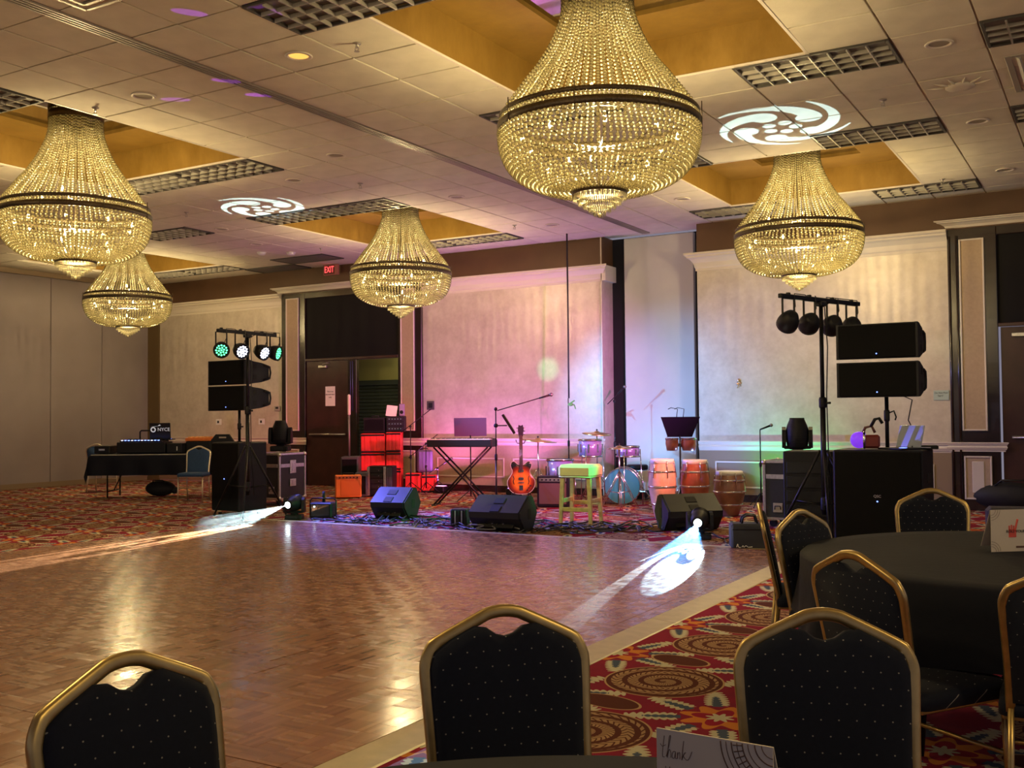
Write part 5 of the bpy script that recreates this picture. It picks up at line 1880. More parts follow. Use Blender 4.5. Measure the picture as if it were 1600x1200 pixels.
MB().box((0, 0, .11), (.09, .12, .215), b=.01).obj('cabinet', mat('lavender_grey', (.25, .22, .35), .5), t)
MB().lathe([(.032, 0), (.03, .006), (.0, .004)], 14, Matrix.Translation((0, -.061, .07)) @ Matrix.Rotation(math.pi / 2, 4, 'X'), cap=False).obj('cone', BLK, t)

# silver edged rack leaning before the red stack
p = fl(592, 776)
t = thing('flight_rack', 'black rack with silver rails standing before the red cases', 'rack', (p[0], p[1] + .1, 0), R(30.7 - 8))
MB().box((0, 0, .26), (.42, .30, .50), b=.01).obj('body', BLK, t)
for x in (-.20, .08):
    MB().box((x, -.156, .26), (.045, .018, .48), b=.005).obj('rail', ALU, t)
for k in range(5):
    MB().box((-.06, -.154, .08 + .09 * k), (.20, .014, .07), b=.003).obj('rack_unit', DGREY, t)
    MB().ball((-.02, -.163, .08 + .09 * k), .008).obj('indicator', CHROME, t)
for k in range(4):
    MB().box((.125 + .024 * k, -.154, .26), (.010, .014, .46)).obj('fin', NAVY, t)

# ------------------------------------------------------------------ stands, keyboard, music stands
def st(px, py):
    q = fl(px, py)
    return (q[0], q[1], 0)


def loc_dir(rz, v):
    return v


ru = Vector((_r.x, _r.y, 0))
p = st(642, 772)
mic_stand('microphone stand with long boom before the dark pilaster', p, 1.16, (tuple(ru * -.16 + Vector((0, 0, 1.06))), tuple(ru * .36 + Vector((0, 0, 1.46)))), False)
p = st(666, 772)
mic_stand('low microphone stand with slanting boom left of the keyboard', p, .86, (tuple(ru * -.30 + Vector((0, 0, .62))), tuple(ru * .20 + Vector((0, 0, 1.02)))), False)
p = st(684, 770)
mic_stand('short microphone stand by the white wall panel', p, .42, (tuple(ru * -.15 + Vector((0, 0, .34))), tuple(ru * .10 + Vector((0, 0, .50)))), True)
# stand that holds a tablet and a boom
p = st(776, 806)
t = mic_stand('tall green lit stand holding a tablet and a boom microphone', p, 1.42, (tuple(ru * .02 + Vector((0, 0, 1.40))), tuple(ru * .58 + Vector((0, 0, 1.56)))), True)
t2 = thing('tablet', 'tablet clamped to the tall stand, tilted, green lit', 'tablet', (p[0] + ru.x * .17, p[1] + ru.y * .17, 1.22), R(30.7))
o = MB().box((0, 0, 0), (.035, .20, .30), b=.006).obj('body', BLK, t2)
o.rotation_euler = (0, R(-32), 0)
o = MB().box((.022, 0, .004), (.004, .17, .27)).obj('screen', mat('tablet_glass', (.25, .42, .38), .1), t2)
o.rotation_euler = (0, R(-32), 0)
MB().cyl((-.17, 0, -.02), (-.02, 0, -.02), .008, n=8).obj('clamp_arm', BLKM, t2)
MB().ball((-.17, 0, -.02), .03).obj('clamp', BLK, t2)
# floor-to-ceiling cable with a clamp
o = MB().tube([(-7.68, 14.73, ZC), (-7.66, 14.70, 3.2), (-7.64, 14.66, 2.2), (-7.62, 14.62, 1.6)], .014, 8).obj('hanging_cable', RUB)
tag(o, 'thin black cable hanging from the ceiling above the drums', 'cable')
t = mic_stand('thin stand under the hanging cable with a green clip', (-7.62, 14.60, 0), 1.6, None, False)
b = MB()
b.ball((.05, -.02, 1.50), .035, (1.4, 1, .8))
b.cyl((0, 0, 1.5), (.12, -.02, 1.56), .012, n=8)
b.cyl((.1, 0, 1.5), (.14, -.02, 1.43), .010, n=8)
b.obj('green_clip', mat('green_clip', (.15, .45, .12), .4), t)

kp = dep(722, 690, 15.3)
t = thing('keyboard', 'stage keyboard on a stand before the pink wall panel', 'keyboard', (kp.x, kp.y, 0), R(30.7 - 14))
MB().box((0, 0, .93), (1.0, .34, .11), b=.012).obj('body', BLK, t)
MB().box((0, .10, .99), (.96, .14, .012), b=.003).obj('control_panel', DGREY, t)
ky = MB().box((0, 0, 0), (.021, .16, .014), b=.002).mesh('key', WHITE)
kb = MB().box((0, 0, 0), (.011, .10, .014), b=.002).mesh('key', BLK)
for k in range(40):
    link('key', ky, t, (-.46 + .0236 * k, -.09, .988))
    if k % 7 not in (2, 6):
        link('key', kb, t, (-.448 + .0236 * k, -.06, 1.0))
for sy in (-.10, .12):
    MB().tube([(-.42, sy, .015), (.0, sy, .45), (.42, sy, .87)], .014, 8).obj('stand_leg', BLKM, t)
    MB().tube([(.42, sy + .02, .015), (.0, sy + .02, .45), (-.42, sy + .02, .87)], .014, 8).obj('stand_leg', BLKM, t)
    MB().tube([(-.45, sy, .012), (-.38, sy, .012)], .016, 8).obj('foot', RUB, t)
t = thing('music_stand', 'purple lit music stand with sheets behind the keyboard', 'music stand', dep(735, 668, 15.9).to_tuple()[:2] + (0,), R(30.7 + 180))
MB().cyl((0, 0, .1), (0, 0, 1.05), .010, n=10).obj('pole', BLKM, t)
o = MB().box((0, 0, .14), (.50, .012, .30), b=.003).obj('desk', mat('desk_violet', (.10, .07, .13), .5), t)
o.location, o.rotation_euler = (0, 0, 1.03), (-.35, 0, 0)
o = MB().box((0, 0, .0), (.50, .06, .01)).obj('ledge', BLKM, t)
o.location = (0, -.03, 1.03)
for k in range(3):
    a = 2 * math.pi * k / 3
    MB().tube([(0, 0, .2), (.22 * math.cos(a), .22 * math.sin(a), .012)], .007, 6).obj('leg', BLKM, t)
p = dep(1062, 667, 14.2)
t = thing('music_stand', 'black music stand with clip lamps before the grey partition', 'music stand', (p.x, p.y, 0), R(30.7 + 180))
MB().cyl((0, 0, .1), (0, 0, 1.05), .011, n=10).obj('pole', BLKM, t)
o = MB().prism([(-.17, 0), (.17, 0), (.27, .28), (-.27, .28)], -.006, .006, A).obj('desk', mat('desk_black', (.006, .006, .010), .7, spec=.08), t)
o.location, o.rotation_euler = (0, 0, 1.02), (-.25, 0, 0)
MB().box((0, -.03, 1.02), (.34, .06, .012)).obj('ledge', BLKM, t)
for sx in (-.04, .05):
    MB().tube([(sx, .05, 1.28), (sx - .02, .02, 1.40), (sx + .06, -.03, 1.42), (sx + .10, -.05, 1.40)], .005, 6).obj('clip_lamp', BLKM, t)
for k in range(3):
    a = 2 * math.pi * k / 3
    MB().tube([(0, 0, .25), (.25 * math.cos(a), .25 * math.sin(a), .012)], .008, 6).obj('leg', BLKM, t)
p = dep(1188, 700, 14.6)
p = (p.x, p.y, 0)
mic_stand('black microphone stand before the green lit wall, left of the road case', p, 1.10, None, True, R(30.7 + 90))
t = mic_stand('microphone stand rising behind the grey partition edge', (-7.0, 15.0, 0), 1.55, (( -.12, 0, 1.50), (.06, 0, 1.66)), True)

# ------------------------------------------------------------------ guitar on its stand
p = fl(812, 796)
gx, gy = p[0], p[1] + .05
t = thing('guitar_stand', 'black stand under the sunburst guitar', 'stand', (gx, gy, 0), R(30.7))
MB().tube([(0, .16, .5), (0, .20, .75), (0, .22, .92)], .010, 8).obj('post', BLKM, t)
for sx in (-1, 1):
    MB().tube([(0, .16, .5), (sx * .16, .0, .14), (sx * .22, -.10, .012)], .011, 8).obj('leg', BLKM, t)
    MB().tube([(sx * .10, .06, .22), (sx * .10, -.04, .19), (sx * .10, -.09, .23)], .011, 8).obj('cradle', RUB, t)
MB().tube([(0, .16, .5), (0, .34, .012)], .011, 8).obj('leg', BLKM, t)
MB().tube([(-.07, .19, .98), (-.05, .21, .93), (.05, .21, .93), (.07, .19, .98)], .008, 6).obj('neck_yoke', RUB, t)


def mat_burst():
    m = bpy.data.materials.new('sunburst_top')
    m.use_nodes = True
    nn = N(m.node_tree)
    b = bsdf(m)
    x, y, z = nn.xyz(nn.coord())
    d = nn.m('SQRT', nn.m('ADD', nn.m('POWER', nn.m('DIVIDE', x, .20), 2.0), nn.m('POWER', nn.m('DIVIDE', nn.m('SUBTRACT', z, .19), .23), 2.0)))
    c1 = nn.mix(nn.ramp(d, .45, .75), (.80, .26, .03), (.30, .04, .01))
    nn.put(b.inputs['Base Color'], nn.mix(nn.ramp(d, .72, 1.0), c1, (.012, .008, .006)))
    b.inputs['Roughness'].default_value = .15
    b.inputs['Coat Weight'].default_value = .6
    return m


t = thing('electric_guitar', 'sunburst hollow-body guitar standing behind the middle floor monitor', 'guitar', (gx, gy, .215), R(30.7))
half = [(0, .0), (.07, .004), (.13, .03), (.175, .08), (.195, .14), (.19, .20), (.155, .255), (.128, .30), (.125, .34), (.145, .385), (.15, .42), (.135, .455), (.10, .465), (.065, .44), (.04, .42), (0, .415)]
outl = smooth_prof(half + [(-u, v) for u, v in half[-2::-1]], 3)[:-1]
bd = MB().prism(outl, -.025, .025, A).obj('body', mat('guitar_side', (.05, .02, .012), .2, coat=.5), t)
MB().cushion([(u * .985, v * .985 + .003) for u, v in outl], -.004, .0, .008, Matrix(((1, 0, 0, 0), (0, 0, -1, -.024), (0, 1, 0, 0), (0, 0, 0, 1)))).obj('top', mat_burst(), t)
bd.rotation_euler = (0, 0, 0)
MB().tube([(u, -.026, v) for u, v in outl], .004, 5, True).obj('binding', mat('cream_binding', (.65, .58, .45), .4), t)
MB().box((0, -.040, .58), (.05, .022, .52), b=.006).obj('neck', mat('fretboard', (.06, .03, .02), .4), t)
for k in range(14):
    MB().box((0, -.052, .36 + .47 * (1 - .94 ** (14 - k) * .9) * .9), (.046, .003, .003)).obj('fret', CHROME, t)
MB().prism([(-.03, .82), (.03, .82), (.042, .92), (.03, .985), (0, .97), (-.03, .985), (-.042, .92)], -.048, -.030, A).obj('headstock', BLK, t)
for sx in (-1, 1):
    for k in range(3):
        MB().cyl((sx * .036, -.038, .85 + .045 * k), (sx * .062, -.038, .85 + .045 * k), .008, n=8).obj('tuner', CHROME, t)
    MB().tube([(sx * .10, -.035, .14), (sx * .112, -.035, .18), (sx * .10, -.035, .22), (sx * .115, -.035, .26)], .005, 6).obj('sound_hole', BLACKV, t)
for zz in (.33, .22):
    MB().box((0, -.044, zz), (.07, .014, .038), b=.005).obj('pickup', CHROME, t)
MB().box((0, -.044, .165), (.08, .014, .015), b=.003).obj('bridge', CHROME, t)
MB().box((0, -.040, .09), (.05, .006, .07), b=.002).obj('tailpiece', CHROME, t)
for k in range(6):
    MB().cyl((-.02 + .008 * k, -.055, .12), (-.016 + .0064 * k, -.054, .84), .0008, n=4).obj('string', CHROME, t)
for (kx, kz) in ((.11, .09), (.135, .12), (.09, .06)):
    MB().cyl((kx, -.034, kz), (kx, -.050, kz), .010, n=10).obj('knob', BLK, t)

# ------------------------------------------------------------------ bar stool with padded seat
p = Vector(fl(905, 821))
t = thing('bar_stool', 'wooden bar stool with cream padded seat, green lit on the left', 'stool', (p.x, p.y + .05, 0), R(30.7 - 26))
MB().box((0, .0, .655), (.44, .40, .16), b=.035).obj('seat', CREAML, t)
MB().tube([(-.20, -.19, .59), (.20, -.19, .59), (.20, .19, .59), (-.20, .19, .59)], .008, 6, True).obj('piping', CREAML, t)
for sx in (-1, 1):
    for sy in (-1, 1):
        MB().add([(sx * .17 + a, sy * .15 + b_, .575) for a, b_ in ((-.024, -.024), (.024, -.024), (.024, .024), (-.024, .024))] + [(sx * .195 + a, sy * .175 + b_, .0) for a, b_ in ((-.018, -.018), (.018, -.018), (.018, .018), (-.018, .018))], [(3, 2, 1, 0), (4, 5, 6, 7), (0, 1, 5, 4), (1, 2, 6, 5), (2, 3, 7, 6), (3, 0, 4, 7)]).obj('leg', WOODL, t)
for sy, zz in ((-1, .20), (1, .26)):
    MB().box((0, sy * .17, zz), (.345, .022, .05), b=.004).obj('rung', WOODL, t)
for sx in (-1, 1):
    MB().box((sx * .185, 0, .30), (.022, .31, .05), b=.004).obj('rung', WOODL, t)

# ------------------------------------------------------------------ congas and hand drums
def conga(lab, loc, h, rt, m, name='conga_drum', cat='drum'):
    t = thing(name, lab, cat, loc, 0, 'hand drums')
    MB().lathe([(rt * .62, .0), (rt * .70, .02), (rt * 1.02, h * .30), (rt * 1.22, h * .52), (rt * 1.24, h * .62), (rt * 1.15, h * .80), (rt * .99, h * .95), (rt * .99, h - .01)], 28).obj('shell', m, t)
    MB().lathe([(rt * 1.0, h - .05), (rt * 1.05, h - .045), (rt * 1.05, h), (rt * 1.0, h + .004), (rt * .9, h - .004), (.0, h - .006)], 28, cap=False).obj('head', SKIN, t)
    for zz, rr in ((h * .80, 1.17), (h * .55, 1.245), (h * .26, .975)):
        MB().lathe([(rt * rr, zz - .012), (rt * rr + .006, zz - .01), (rt * rr + .006, zz + .01), (rt * rr, zz + .012)], 28, cap=False).obj('hoop', CHROME, t)
    for k in range(6):
        a = 2 * math.pi * (k + .25) / 6
        c2, s2 = math.cos(a), math.sin(a)
        MB().tube([(rt * 1.27 * c2, rt * 1.27 * s2, h * .70), (rt * 1.14 * c2, rt * 1.14 * s2, h * .88), (rt * 1.08 * c2, rt * 1.08 * s2, h - .02)], .007, 6).obj('tuning_rod', CHROME, t)
    return t


p = Vector(fl(1026, 814))
conga('conga drum with pink sheen left of the beam lamp monitor', (p.x, p.y + .2, 0), .76, .142, CONGA)
p = dep(1086, 770, 13.2)
conga('darker red conga drum behind the right floor monitor', (p.x, p.y, 0), .74, .150, REDWOOD)
p = dep(1140, 770, 13.4)
conga('squat wooden hand drum right of the red conga', (p.x, p.y, 0), .58, .165, mat('walnut_shell', (.25, .11, .07), .35, var=.3, vscale=6, coat=.3), 'hand_drum')
p = dep(1063, 700, 14.95)
t = thing('bongo_drums', 'pair of brown bongos on a stand below the black music stand', 'drum', (p.x, p.y, 0), R(30.7), 'hand drums')
for sx, r_ in ((-.12, .095), (.12, .115)):
    MB().lathe([(r_ * .8, .80), (r_, .90), (r_ * .96, .98), (r_ * .96, .985), (0, .983)], 22, Matrix.Translation((sx, 0, 0))).obj('drum', REDWOOD, t)
    MB().lathe([(r_ * .98, .955), (r_ * 1.04, .96), (r_ * 1.04, .985)], 22, Matrix.Translation((sx, 0, 0)), cap=False).obj('rim', CHROME, t)
MB().box((0, 0, .88), (.06, .06, .05), b=.006).obj('centre_block', BLK, t)
MB().cyl((0, 0, .1), (0, 0, .86), .012, n=10).obj('pole', CHROME, t)
for k in range(3):
    a = 2 * math.pi * k / 3
    MB().tube([(0, 0, .3), (.25 * math.cos(a), .25 * math.sin(a), .012)], .009, 6).obj('leg', CHROME, t)

# ------------------------------------------------------------------ drum kit
def tom(name, lab, loc, r, h, z, m, legs=True, axis=None, head=None):
    t = thing(name, lab, 'drum', loc, R(20), 'drum kit')
    A2 = Matrix.Translation((0, 0, z))
    if axis:
        A2 = A2 @ axis
    MB().lathe([(r, 0), (r, h)], 32, A2).obj('shell', m, t)
    for zz in (0, h):
        MB().lathe([(r + .002, zz - .012), (r + .012, zz - .012), (r + .012, zz + .012), (r + .002, zz + .012)], 32, A2, cap=False).obj('hoop', CHROME, t)
    MB().lathe([(0, h + .003), (r, h + .003)], 32, A2, cap=False).obj('batter_head', head or SKIN, t)
    for k in range(8):
        a = 2 * math.pi * k / 8
        MB().box(((r + .012) * math.cos(a), (r + .012) * math.sin(a), h * .5), (.018, .018, h * .5), A2, b=.003).obj('lug', CHROME, t)
    if legs:
        for k in range(3):
            a = 2 * math.pi * k / 3 + .3
            MB().cyl(((r + .02) * math.cos(a), (r + .02) * math.sin(a), z + h * .5), ((r + .05) * math.cos(a), (r + .05) * math.sin(a), .005), .007, n=6).obj('leg', CHROME, t)
    return t


kd = dep(948, 700, 15.2)
kx, ky_ = kd.x, kd.y
def kit(x, y):
    return (kx + x * c_ - y * s_, ky_ + x * s_ + y * c_, 0)


tom('bass_drum', 'teal bass drum on its side behind the bar stool', kit(.30, .45), .26, .40, .27, DRUMT, True, Matrix.Rotation(math.pi / 2, 4, 'X'), mat('teal_head', (.04, .30, .30), .35))
tom('rack_tom', 'silver violet tom drum above the bar stool seat', kit(-.24, .05), .17, .24, .72, DRUMW)
tom('floor_tom', 'striped floor tom drum left of the bass drum', kit(-.68, .30), .20, .38, .28, DRUMW)
tom('snare_drum', 'small drum right of the tom, under the crash cymbal', kit(.30, -.12), .165, .14, .72, DRUMW)


def cymbal(lab, loc, z, r, tilt, stand_legs=True):
    t = thing('cymbal_stand', lab, 'cymbal', loc, R(30), 'drum kit')
    o = MB().lathe([(.0, .035), (.03, .03), (.05, .012), (r * .6, .004), (r, -.012), (r * .6, .001), (.05, .008), (.0, .01)], 36, cap=False).obj('cymbal', BRASS, t)
    o.location, o.rotation_euler = (0, 0, z), tilt
    MB().cyl((0, 0, .2), (0, 0, z + .05), .010, n=10).obj('pole', CHROME, t)
    MB().ball((0, 0, z + .05), .014).obj('wing_nut', BLK, t)
    for k in range(3):
        a = 2 * math.pi * k / 3 + .5
        for d in (-.012, .012):
            MB().tube([(d, .0, .52), (.30 * math.cos(a) + d, .30 * math.sin(a), .012)], .006, 6).obj('leg', CHROME, t)
        MB().tube([(0, 0, .22), (.17 * math.cos(a), .17 * math.sin(a), .24)], .006, 6).obj('brace', CHROME, t)
    return t


cymbal('crash cymbal on its stand by the green lit wall corner', kit(-.10, .52), 1.05, .23, (.12, .06, 0))
cymbal('wide ride cymbal hanging left of the tom drum', kit(-1.0, .62), .95, .30, (.05, .10, 0))
cymbal('hi-hat stand with pink lit tripod right of the bar stool', kit(.12, -.62), .86, .17, (.03, 0, 0))
t = thing('drum_throne', 'round black drum seat behind the kit', 'stool', kit(.55, .85), 0)
MB().lathe([(.15, .46), (.17, .48), (.17, .53), (.15, .55)], 24).obj('seat', BLK, t)
MB().cyl((0, 0, .15), (0, 0, .46), .018, n=10).obj('pole', CHROME, t)
for k in range(3):
    a = 2 * math.pi * k / 3
    MB().tube([(0, 0, .3), (.24 * math.cos(a), .24 * math.sin(a), .012)], .009, 6).obj('leg', CHROME, t)

# amplifiers and boxes near the stool
p = dep(866, 770, 14.95)
t = thing('guitar_amplifier', 'dark combo amplifier between the guitar and the bar stool', 'amplifier', (p.x, p.y, 0), R(18))
MB().box((0, 0, .23), (.46, .26, .44), b=.012).obj('cabinet', BLK, t)
MB().box((0, -.133, .20), (.40, .012, .30), b=.003).obj('grille', mat('brown_grille', (.10, .07, .05), .8), t)
MB().box((0, -.133, .40), (.40, .012, .05), b=.003).obj('control_panel', ALU, t)
for k in range(6):
    MB().cyl((-.15 + .06 * k, -.138, .40), (-.15 + .06 * k, -.158, .40), .012, n=8).obj('knob', BLK, t)
MB().box((0, 0, .005), (.4, .22, .01)).obj('base', RUB, t)
p = fl(712, 823)
t = thing('stage_box', 'ribbed black stage box left of the middle floor monitor', 'box', (p[0], p[1] + .1, 0), R(22))
MB().box((0, 0, .11), (.20, .22, .20), b=.012).obj('case', BLK, t)
for k in range(5):
    MB().box((-.08 + .04 * k, -.114, .11), (.016, .012, .17), b=.003).obj('rib', ALU if k % 2 else DGREY, t)
MB().box((0, 0, .005), (.18, .2, .01)).obj('base', RUB, t)
p = fl(1163, 860)
t = thing('speaker_bag', 'square black amplifier bag with handles at the dance floor corner', 'bag', (p[0], p[1] + .14, 0), R(30.7 - 6))
MB().box((0, 0, .13), (.36, .24, .25), b=.02).obj('bag', mat('bag_nylon', (.014, .016, .024), .7), t)
for sy in (-.06, .06):
    MB().tube([(-.07, sy, .25), (-.06, sy, .31), (-.02, sy, .335), (.06, sy, .33), (.08, sy, .25)], .011, 6).obj('handle', RUB, t)
MB().box((0, -.122, .20), (.34, .004, .010)).obj('zip', BLKM, t)
for pts in ([(-.13, .03), (-.12, .06), (-.11, .03), (-.09, .03)], [(-.08, .03), (-.07, .045), (-.06, .03), (-.04, .045), (-.02, .03), (.02, .034)]):
    MB().tube([(x, -.122, z) for x, z in smooth_prof(pts, 4)], .0035, 5).obj('script_logo', PAPER, t)
# bags by the right door
p = fl(1545, 800)
t = thing('duffel_bag', 'big black soft bag on the floor against the right door surround', 'bag', (p[0] + .25, p[1] + .25, 0), R(8))
MB().ball((0, 0, .20), .22, (2.2, 1.0, .92), 22, 12).obj('body', bpy.data.materials['nylon'], t)
MB().ball((.30, 0, .16), .17, (1.5, 1.0, .9), 18, 10).obj('side_pocket', bpy.data.materials['nylon'], t)
MB().tube([(-.2, -.12, .34), (-.12, -.2, .42), (.14, -.2, .42), (.2, -.12, .34)], .012, 6).obj('strap', RUB, t)
p = dep(1600, 800, 8.2)
t = thing('flat_case', 'long flat charcoal case standing before the soft bag at the right edge', 'case', (p.x + .1, p.y, 0), R(12))
MB().box((0, 0, .29), (.75, .22, .55), b=.03).obj('shell', mat('charcoal_case', (.035, .035, .05), .5), t)
MB().box((0, -.113, .45), (.12, .012, .04), b=.004).obj('latch', ALU, t)
MB().box((0, 0, .007), (.6, .18, .014)).obj('base', RUB, t)

# ------------------------------------------------------------------ cables along the stage front
rnd = random.Random(11)
names = ['thin black cable along the stage front, left of the leftmost monitor', 'black cable loop before the leftmost floor monitor', 'black cable between the left and middle monitors', 'black cable curving out to the parquet edge before the leftmost monitor', 'black cable looped on top of others before the middle monitor', 'grey cable arching before the middle monitor', 'black cable passing under the front of the middle monitor', 'black cable right of the middle monitor toward the stool', 'black cable crossing before the bar stool', 'black cable running to the beam lamp', 'black cable behind the square bag', 'black cable from the strobe box to the left', 'black cable meandering right of the strobe box', 'black cable bundle strand at the dance floor edge, middle', 'black cable bundle strand at the dance floor edge, right', 'black cable from the beam lamp to the right road case']
px_rng = [(505, 585, 815), (540, 610, 820), (640, 710, 820), (560, 680, 824), (690, 790, 832), (700, 800, 834), (700, 840, 830), (820, 900, 832), (850, 960, 826), (960, 1060, 830), (1130, 1210, 848), (470, 520, 818), (515, 600, 810), (620, 780, 828), (780, 960, 834), (1090, 1230, 838)]
for q, (lab, (a, b_, yy)) in enumerate(zip(names, px_rng)):
    pts = []
    n = 9
    for k in range(n):
        xx = a + (b_ - a) * k / (n - 1) + rnd.uniform(-6, 6)
        g = fl(xx, yy + rnd.uniform(-7, 5))
        pts.append((g[0], max(g[1], 9.98), .008 + (.012 * (q % 3)) + (rnd.random() * .05 if q in (1, 4, 5) else 0)))
    cable(lab, pts, .0065 + .002 * (q % 2), mat('grey_cable', (.12, .12, .12), .5) if q == 5 else None)

tg = MB()
for q in range(22):
    a = rnd.uniform(495, 960)
    b_ = a + rnd.uniform(60, 170)
    yb = 813 + (a - 500) * .036
    pts = []
    for k in range(9):
        xx = a + (b_ - a) * k / 8 + rnd.uniform(-7, 7)
        g = fl(xx, yb + rnd.uniform(-6, 7))
        pts.append((g[0], max(g[1], 9.94), .010 + .012 * (q % 4) + rnd.random() * .02))
    zs = [p_[2] for p_ in pts]
    sp_ = smooth_prof([(p_[0], p_[1]) for p_ in pts], 5)
    tg.tube([(x_, y_, zs[min(len(zs) - 1, i_ // 5)] * (1 - (i_ % 5) / 5) + zs[min(len(zs) - 1, i_ // 5 + 1)] * (i_ % 5) / 5) for i_, (x_, y_) in enumerate(sp_)], .009, 6)
o = tg.obj('cable_tangle', RUB)
o['kind'] = 'stuff'
tag(o, 'tangle of black cables along the far dance floor edge before the monitors', 'cables')

# ------------------------------------------------------------------ small wall fittings
t = thing('exit_sign', 'red lit EXIT sign hanging from the ceiling by the dark door', 'sign', (-13.0, 15.15, 4.16), 0)
MB().box((0, 0, 0), (.36, .05, .20), b=.006).obj('case', mat('exit_case', (.35, .10, .10), .5), t)
MB().box((-.03, -.026, 0), (.26, .004, .17)).obj('face', mat('exit_face', (.10, .01, .01), .5), t)
lettering('letters', 'EXIT', .17, mat('exit_letters', (1, .1, .1), .4, emit=(1, .06, .07), es=2.6), t, (-.03, -.0295, .0), FRONT, .001, sx=.68)
MB().cyl((0, 0, .10), (0, 0, .123), .02, n=10).obj('stem', ALU, t)
t = thing('wall_sign', 'small pale green sign reading Do Not Post Signs beside the right door', 'sign', (-2.13, YR - .002, 1.555))
MB().box((0, -.006, 0), (.20, .010, .135), b=.002).obj('plate', GREENP, t)
lettering('lettering', 'Do Not Post', .032, INK, t, (0, -.012, .032), FRONT, .0005)
lettering('lettering', 'Signs!', .032, INK, t, (-.01, -.012, -.006), FRONT, .0005)
for (x, lab) in ((-16.28, 'white wall outlet plate left, above the DJ table'), (-15.06, 'white wall outlet plate beside the left speaker pole')):
    t = thing('outlet_plate', lab, 'outlet', (x, YL - .001, 1.255))
    MB().box((0, -.004, 0), (.16, .008, .12), b=.003).obj('plate', WHITE, t)
    MB().box((-.01, -.009, 0), (.05, .006, .05), b=.002).obj('socket', BLKM, t)
t = thing('thermostat', 'small grey thermostat left of the dark door surround', 'thermostat', (-14.62, YL - .001, 1.52))
MB().box((0, -.012, 0), (.16, .022, .10), b=.004).obj('cover', mat('thermo_grey', (.35, .33, .30), .5), t)
MB().box((0, -.026, .01), (.07, .006, .04)).obj('display', DGREY, t)
t = thing('control_plate', 'dark square control plate on the pink wall right of the door', 'wall plate', (-10.86, YL - .001, 1.53))
MB().box((0, -.006, 0), (.165, .012, .16), b=.003).obj('plate', mat('plate_dark', (.08, .07, .08), .4), t)
MB().box((0, -.014, 0), (.09, .006, .09), b=.002).obj('button_field', DGREY, t)
q = onz(1152, 592, 1.78)
t = thing('remnant_ornament', 'tiny made-up brass ornament standing for a stray remnant on the pale wall left of the right light stand', 'ornament', (-4.98, YR - .001, 1.80))  # stray remnant shape, made up as a wall ornament
b = MB()
b.ball((0, -.012, .03), .024, (1, .5, 1.2))
b.ball((-.02, -.012, -.02), .018, (1, .5, 1))
b.ball((.022, -.012, -.01), .016, (1, .5, 1))
b.tube([(0, -.012, .0), (-.01, -.012, -.05), (-.025, -.012, -.085)], .006, 6)
b.tube([(.01, -.012, -.02), (.03, -.012, -.06)], .005, 6)
b.obj('figure', mat('ornament_brass', (.6, .38, .2), .3, .8), t)
t = thing('wall_bracket', 'small white wall pipe below the chair rail by the right subwoofer', 'pipe', (-2.38, YR - .02, 0))
MB().cyl((0, -.012, .12), (0, -.012, .62), .012, n=8).obj('pipe', MOULD, t)
MB().box((0, -.006, .5), (.04, .012, .03)).obj('clip', MOULD, t)
# small LED uplights on the floor along the wall
LEDP = mat('pink_led_lens', (.6, .2, .4), .3, emit=(1, .25, .6), es=6)
LEDV = mat('violet_led_lens', (.4, .3, .8), .3, emit=(.45, .25, 1), es=8)
LEDC = mat('cyan_led_lens', (.3, .6, .8), .3, emit=(.3, .7, 1), es=6)
UPL = [(-10.2, 14.75, (1, .22, .85), 120), (-8.75, 14.75, (.70, .25, 1), 120), (-6.55, 14.95, (.30, .55, 1), 85), (-5.15, 14.55, (.30, .45, 1), 45)]
for (x_, y_, lm, lab) in ((-10.2, 14.75, LEDP, 'small LED uplight washing the wall pink behind the keyboard'), (-8.75, 14.75, LEDV, 'small LED uplight washing the wall violet behind the guitar'), (-6.55, 14.95, LEDC, 'small LED uplight before the grey partition'), (-5.15, 14.55, LEDV, 'small LED uplight at the left end of the right wall section'), (-4.30, 14.55, LEDG, 'small LED uplight on the floor washing the wall green')):
    t = thing('floor_uplight', lab, 'stage light', (x_, y_, 0), 0, 'LED uplights along the wall')
    MB().box((0, 0, .07), (.20, .16, .10), b=.012).obj('housing', BLK, t)
    MB().box((0, 0, .010), (.24, .18, .02), b=.004).obj('foot', BLKM, t)
    MB().box((0, .0, .122), (.15, .10, .006)).obj('lens', lm, t)

# ------------------------------------------------------------------ stage light beams
TR = [Vector((RS[0], RS[1] + y, 2.24)) for y in (-.45, -.12, .22, .52)]
TL = [Vector((LS[0] + .1, LS[1] + y, 2.24)) for y in (-.47, -.13, .27, .52)]
PINK, MAG, RED, GRN, CYA, LAV = (1, .16, .80), (.80, .22, 1), (1, .06, .05), (.10, 1, .35), (.25, .62, 1), (.55, .50, 1)
ORA = (1, .35, .12)
spot('par_beam', TR[0] + Vector((-.15, .05, 0)), (-11.4, 14.4, .7), RED, 2600, 17, .5)
spot('par_beam', TR[1] + Vector((-.15, .05, 0)), (-9.3, 15.3, 1.5), PINK, 1500, 44, .8)
spot('par_beam', TR[2] + Vector((-.15, .05, 0)), (-6.6, 12.6, .5), (1, .22, .22), 1300, 40, .8)
spot('par_beam', TR[3] + Vector((-.15, .05, 0)), (-7.3, 10.6, .1), (.02, 1, .25), 1300, 20, .7)
spot('par_beam', TL[0] + Vector((.12, -.05, 0)), (-5.7, 11.2, .45), (.55, 1, .08), 650, 13, .6)
spot('par_beam', TL[1] + Vector((.12, 0, 0)), (-6.3, 15.6, 1.2), (.12, .50, 1), 1300, 36, .8)
spot('par_beam', TL[2] + Vector((.12, 0, 0)), (-4.0, 15.1, 1.3), (.28, .32, 1), 900, 42, .8)
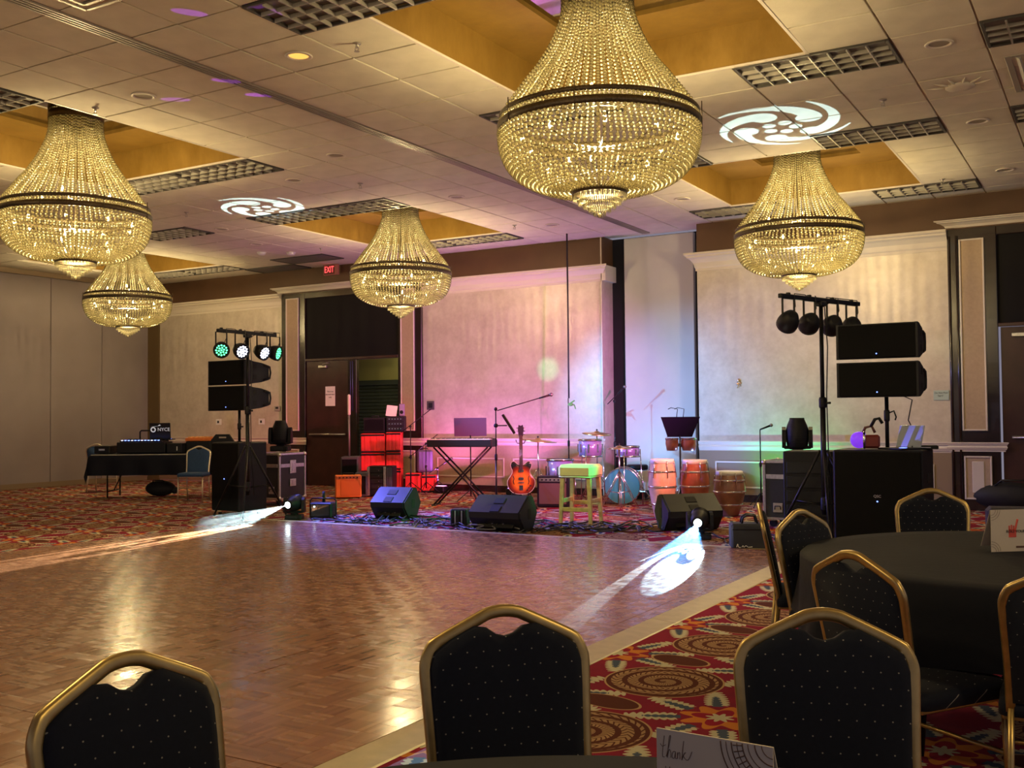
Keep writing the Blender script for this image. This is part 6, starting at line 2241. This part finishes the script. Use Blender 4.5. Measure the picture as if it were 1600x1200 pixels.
spot('par_beam', TL[3] + Vector((.12, 0, 0)), (-7.2, 10.6, .1), (.16, .16, 1), 1900, 80, .8)
for (x_, y_, c2, en) in UPL:
    spot('uplight_beam', (x_, y_, .17), (x_, y_ + .12, 2.0), c2, en, 135, .9, .05)
spot('uplight_beam', (-4.30, 14.60, .17), (-4.2, 15.3, .75), GRN, 60, 120, .8)
# thin coloured flecks thrown by the dome light on the right subwoofer
DOME = Vector((-2.30, 10.38, 1.16))
for (tx, ty) in ((-5.75, 5.12), (-5.25, 5.33), (-7.45, 6.48), (-6.66, 6.34), (-6.72, 6.79)):
    spot('fleck_beam', DOME, (tx, ty, ZC), (.45, .05, 1), 2200, .75, .2, .002)
for (tgt, en, an) in (((-8.42, YL, 2.12), 700, 5.0), ((-1.95, YR, 2.2), 260, 3.2), ((-4.2, YR, 2.05), 60, 4)):
    spot('fleck_beam', TL[0] + Vector((.12, 0, 0)), tgt, (.15, 1, .5), en, an, 1.0, .02)

# gobo projections of the moving heads
spot('gobo_beam', (-3.32, 12.2, 1.40), (-2.95, 10.45, ZC), (.62, .92, 1), 900, 40, .05, .004, 5, .21)
spot('gobo_beam', (-11.22, 11.87, 1.40), (-10.3, 10.6, ZC), (.62, .92, 1), 900, 40, .05, .004, 5, .21)
_d = Vector((math.sin(R(13)), -math.cos(R(13)), -math.tan(R(11))))
spot('gobo_beam', Vector((FH_R[0], FH_R[1], .216)) + _d * .165, Vector((FH_R[0], FH_R[1], .216)) + _d * 2, (.38, .72, 1), 17000, 30, .05, .004, 5, .195)
DIR_R = _d.copy()
_d = Vector((math.sin(R(8)), -math.cos(R(8)), -math.tan(R(6.5))))
spot('gobo_beam', Vector((FH_L[0], FH_L[1], .216)) + _d * .165, Vector((FH_L[0], FH_L[1], .216)) + _d * 2, (1, .93, .70), 24000, 24, .05, .004, 5, .125)

# stage haze drifting round the two floor lamps
def haze(name, lab, c, d, dens, colr):
    m = bpy.data.materials.new(name)
    m.use_nodes = True
    nt = m.node_tree
    nt.nodes.remove(bsdf(m))
    v = nt.nodes.new('ShaderNodeVolumeScatter')
    v.inputs['Density'].default_value = dens
    v.inputs['Anisotropy'].default_value = .2
    v.inputs['Color'].default_value = (*colr, 1)
    out = [n for n in nt.nodes if n.type == 'OUTPUT_MATERIAL'][0]
    nt.links.new(v.outputs[0], out.inputs['Volume'])
    c, d = Vector(c), Vector(d)
    q = d.to_track_quat('Z', 'Y').to_matrix().to_4x4()
    L = d.length
    prof = [(.03, 0), (.07, L * .08), (.16, L * .3), (.28, L * .6), (.36, L * .88), (.2, L)]
    b = MB().lathe(prof, 20, Matrix.Translation(c) @ q)
    for v_ in b.v:
        v_.z = max(v_.z, .024)
    o = b.obj(name, m)
    o['kind'] = 'stuff'
    return tag(o, lab, 'haze')


p0 = Vector((FH_R[0], FH_R[1], .216))
haze('stage_haze', 'thin stage haze catching the blue beams of the floor lamp', p0 + DIR_R * .17, DIR_R * 2.2, .042, (.25, .55, 1))
p0 = Vector((FH_L[0], FH_L[1], .216))
haze('stage_haze', 'thin stage haze in the beam before the left subwoofer', p0 + _d * .17, _d * 1.6, .032, (.45, .7, 1))
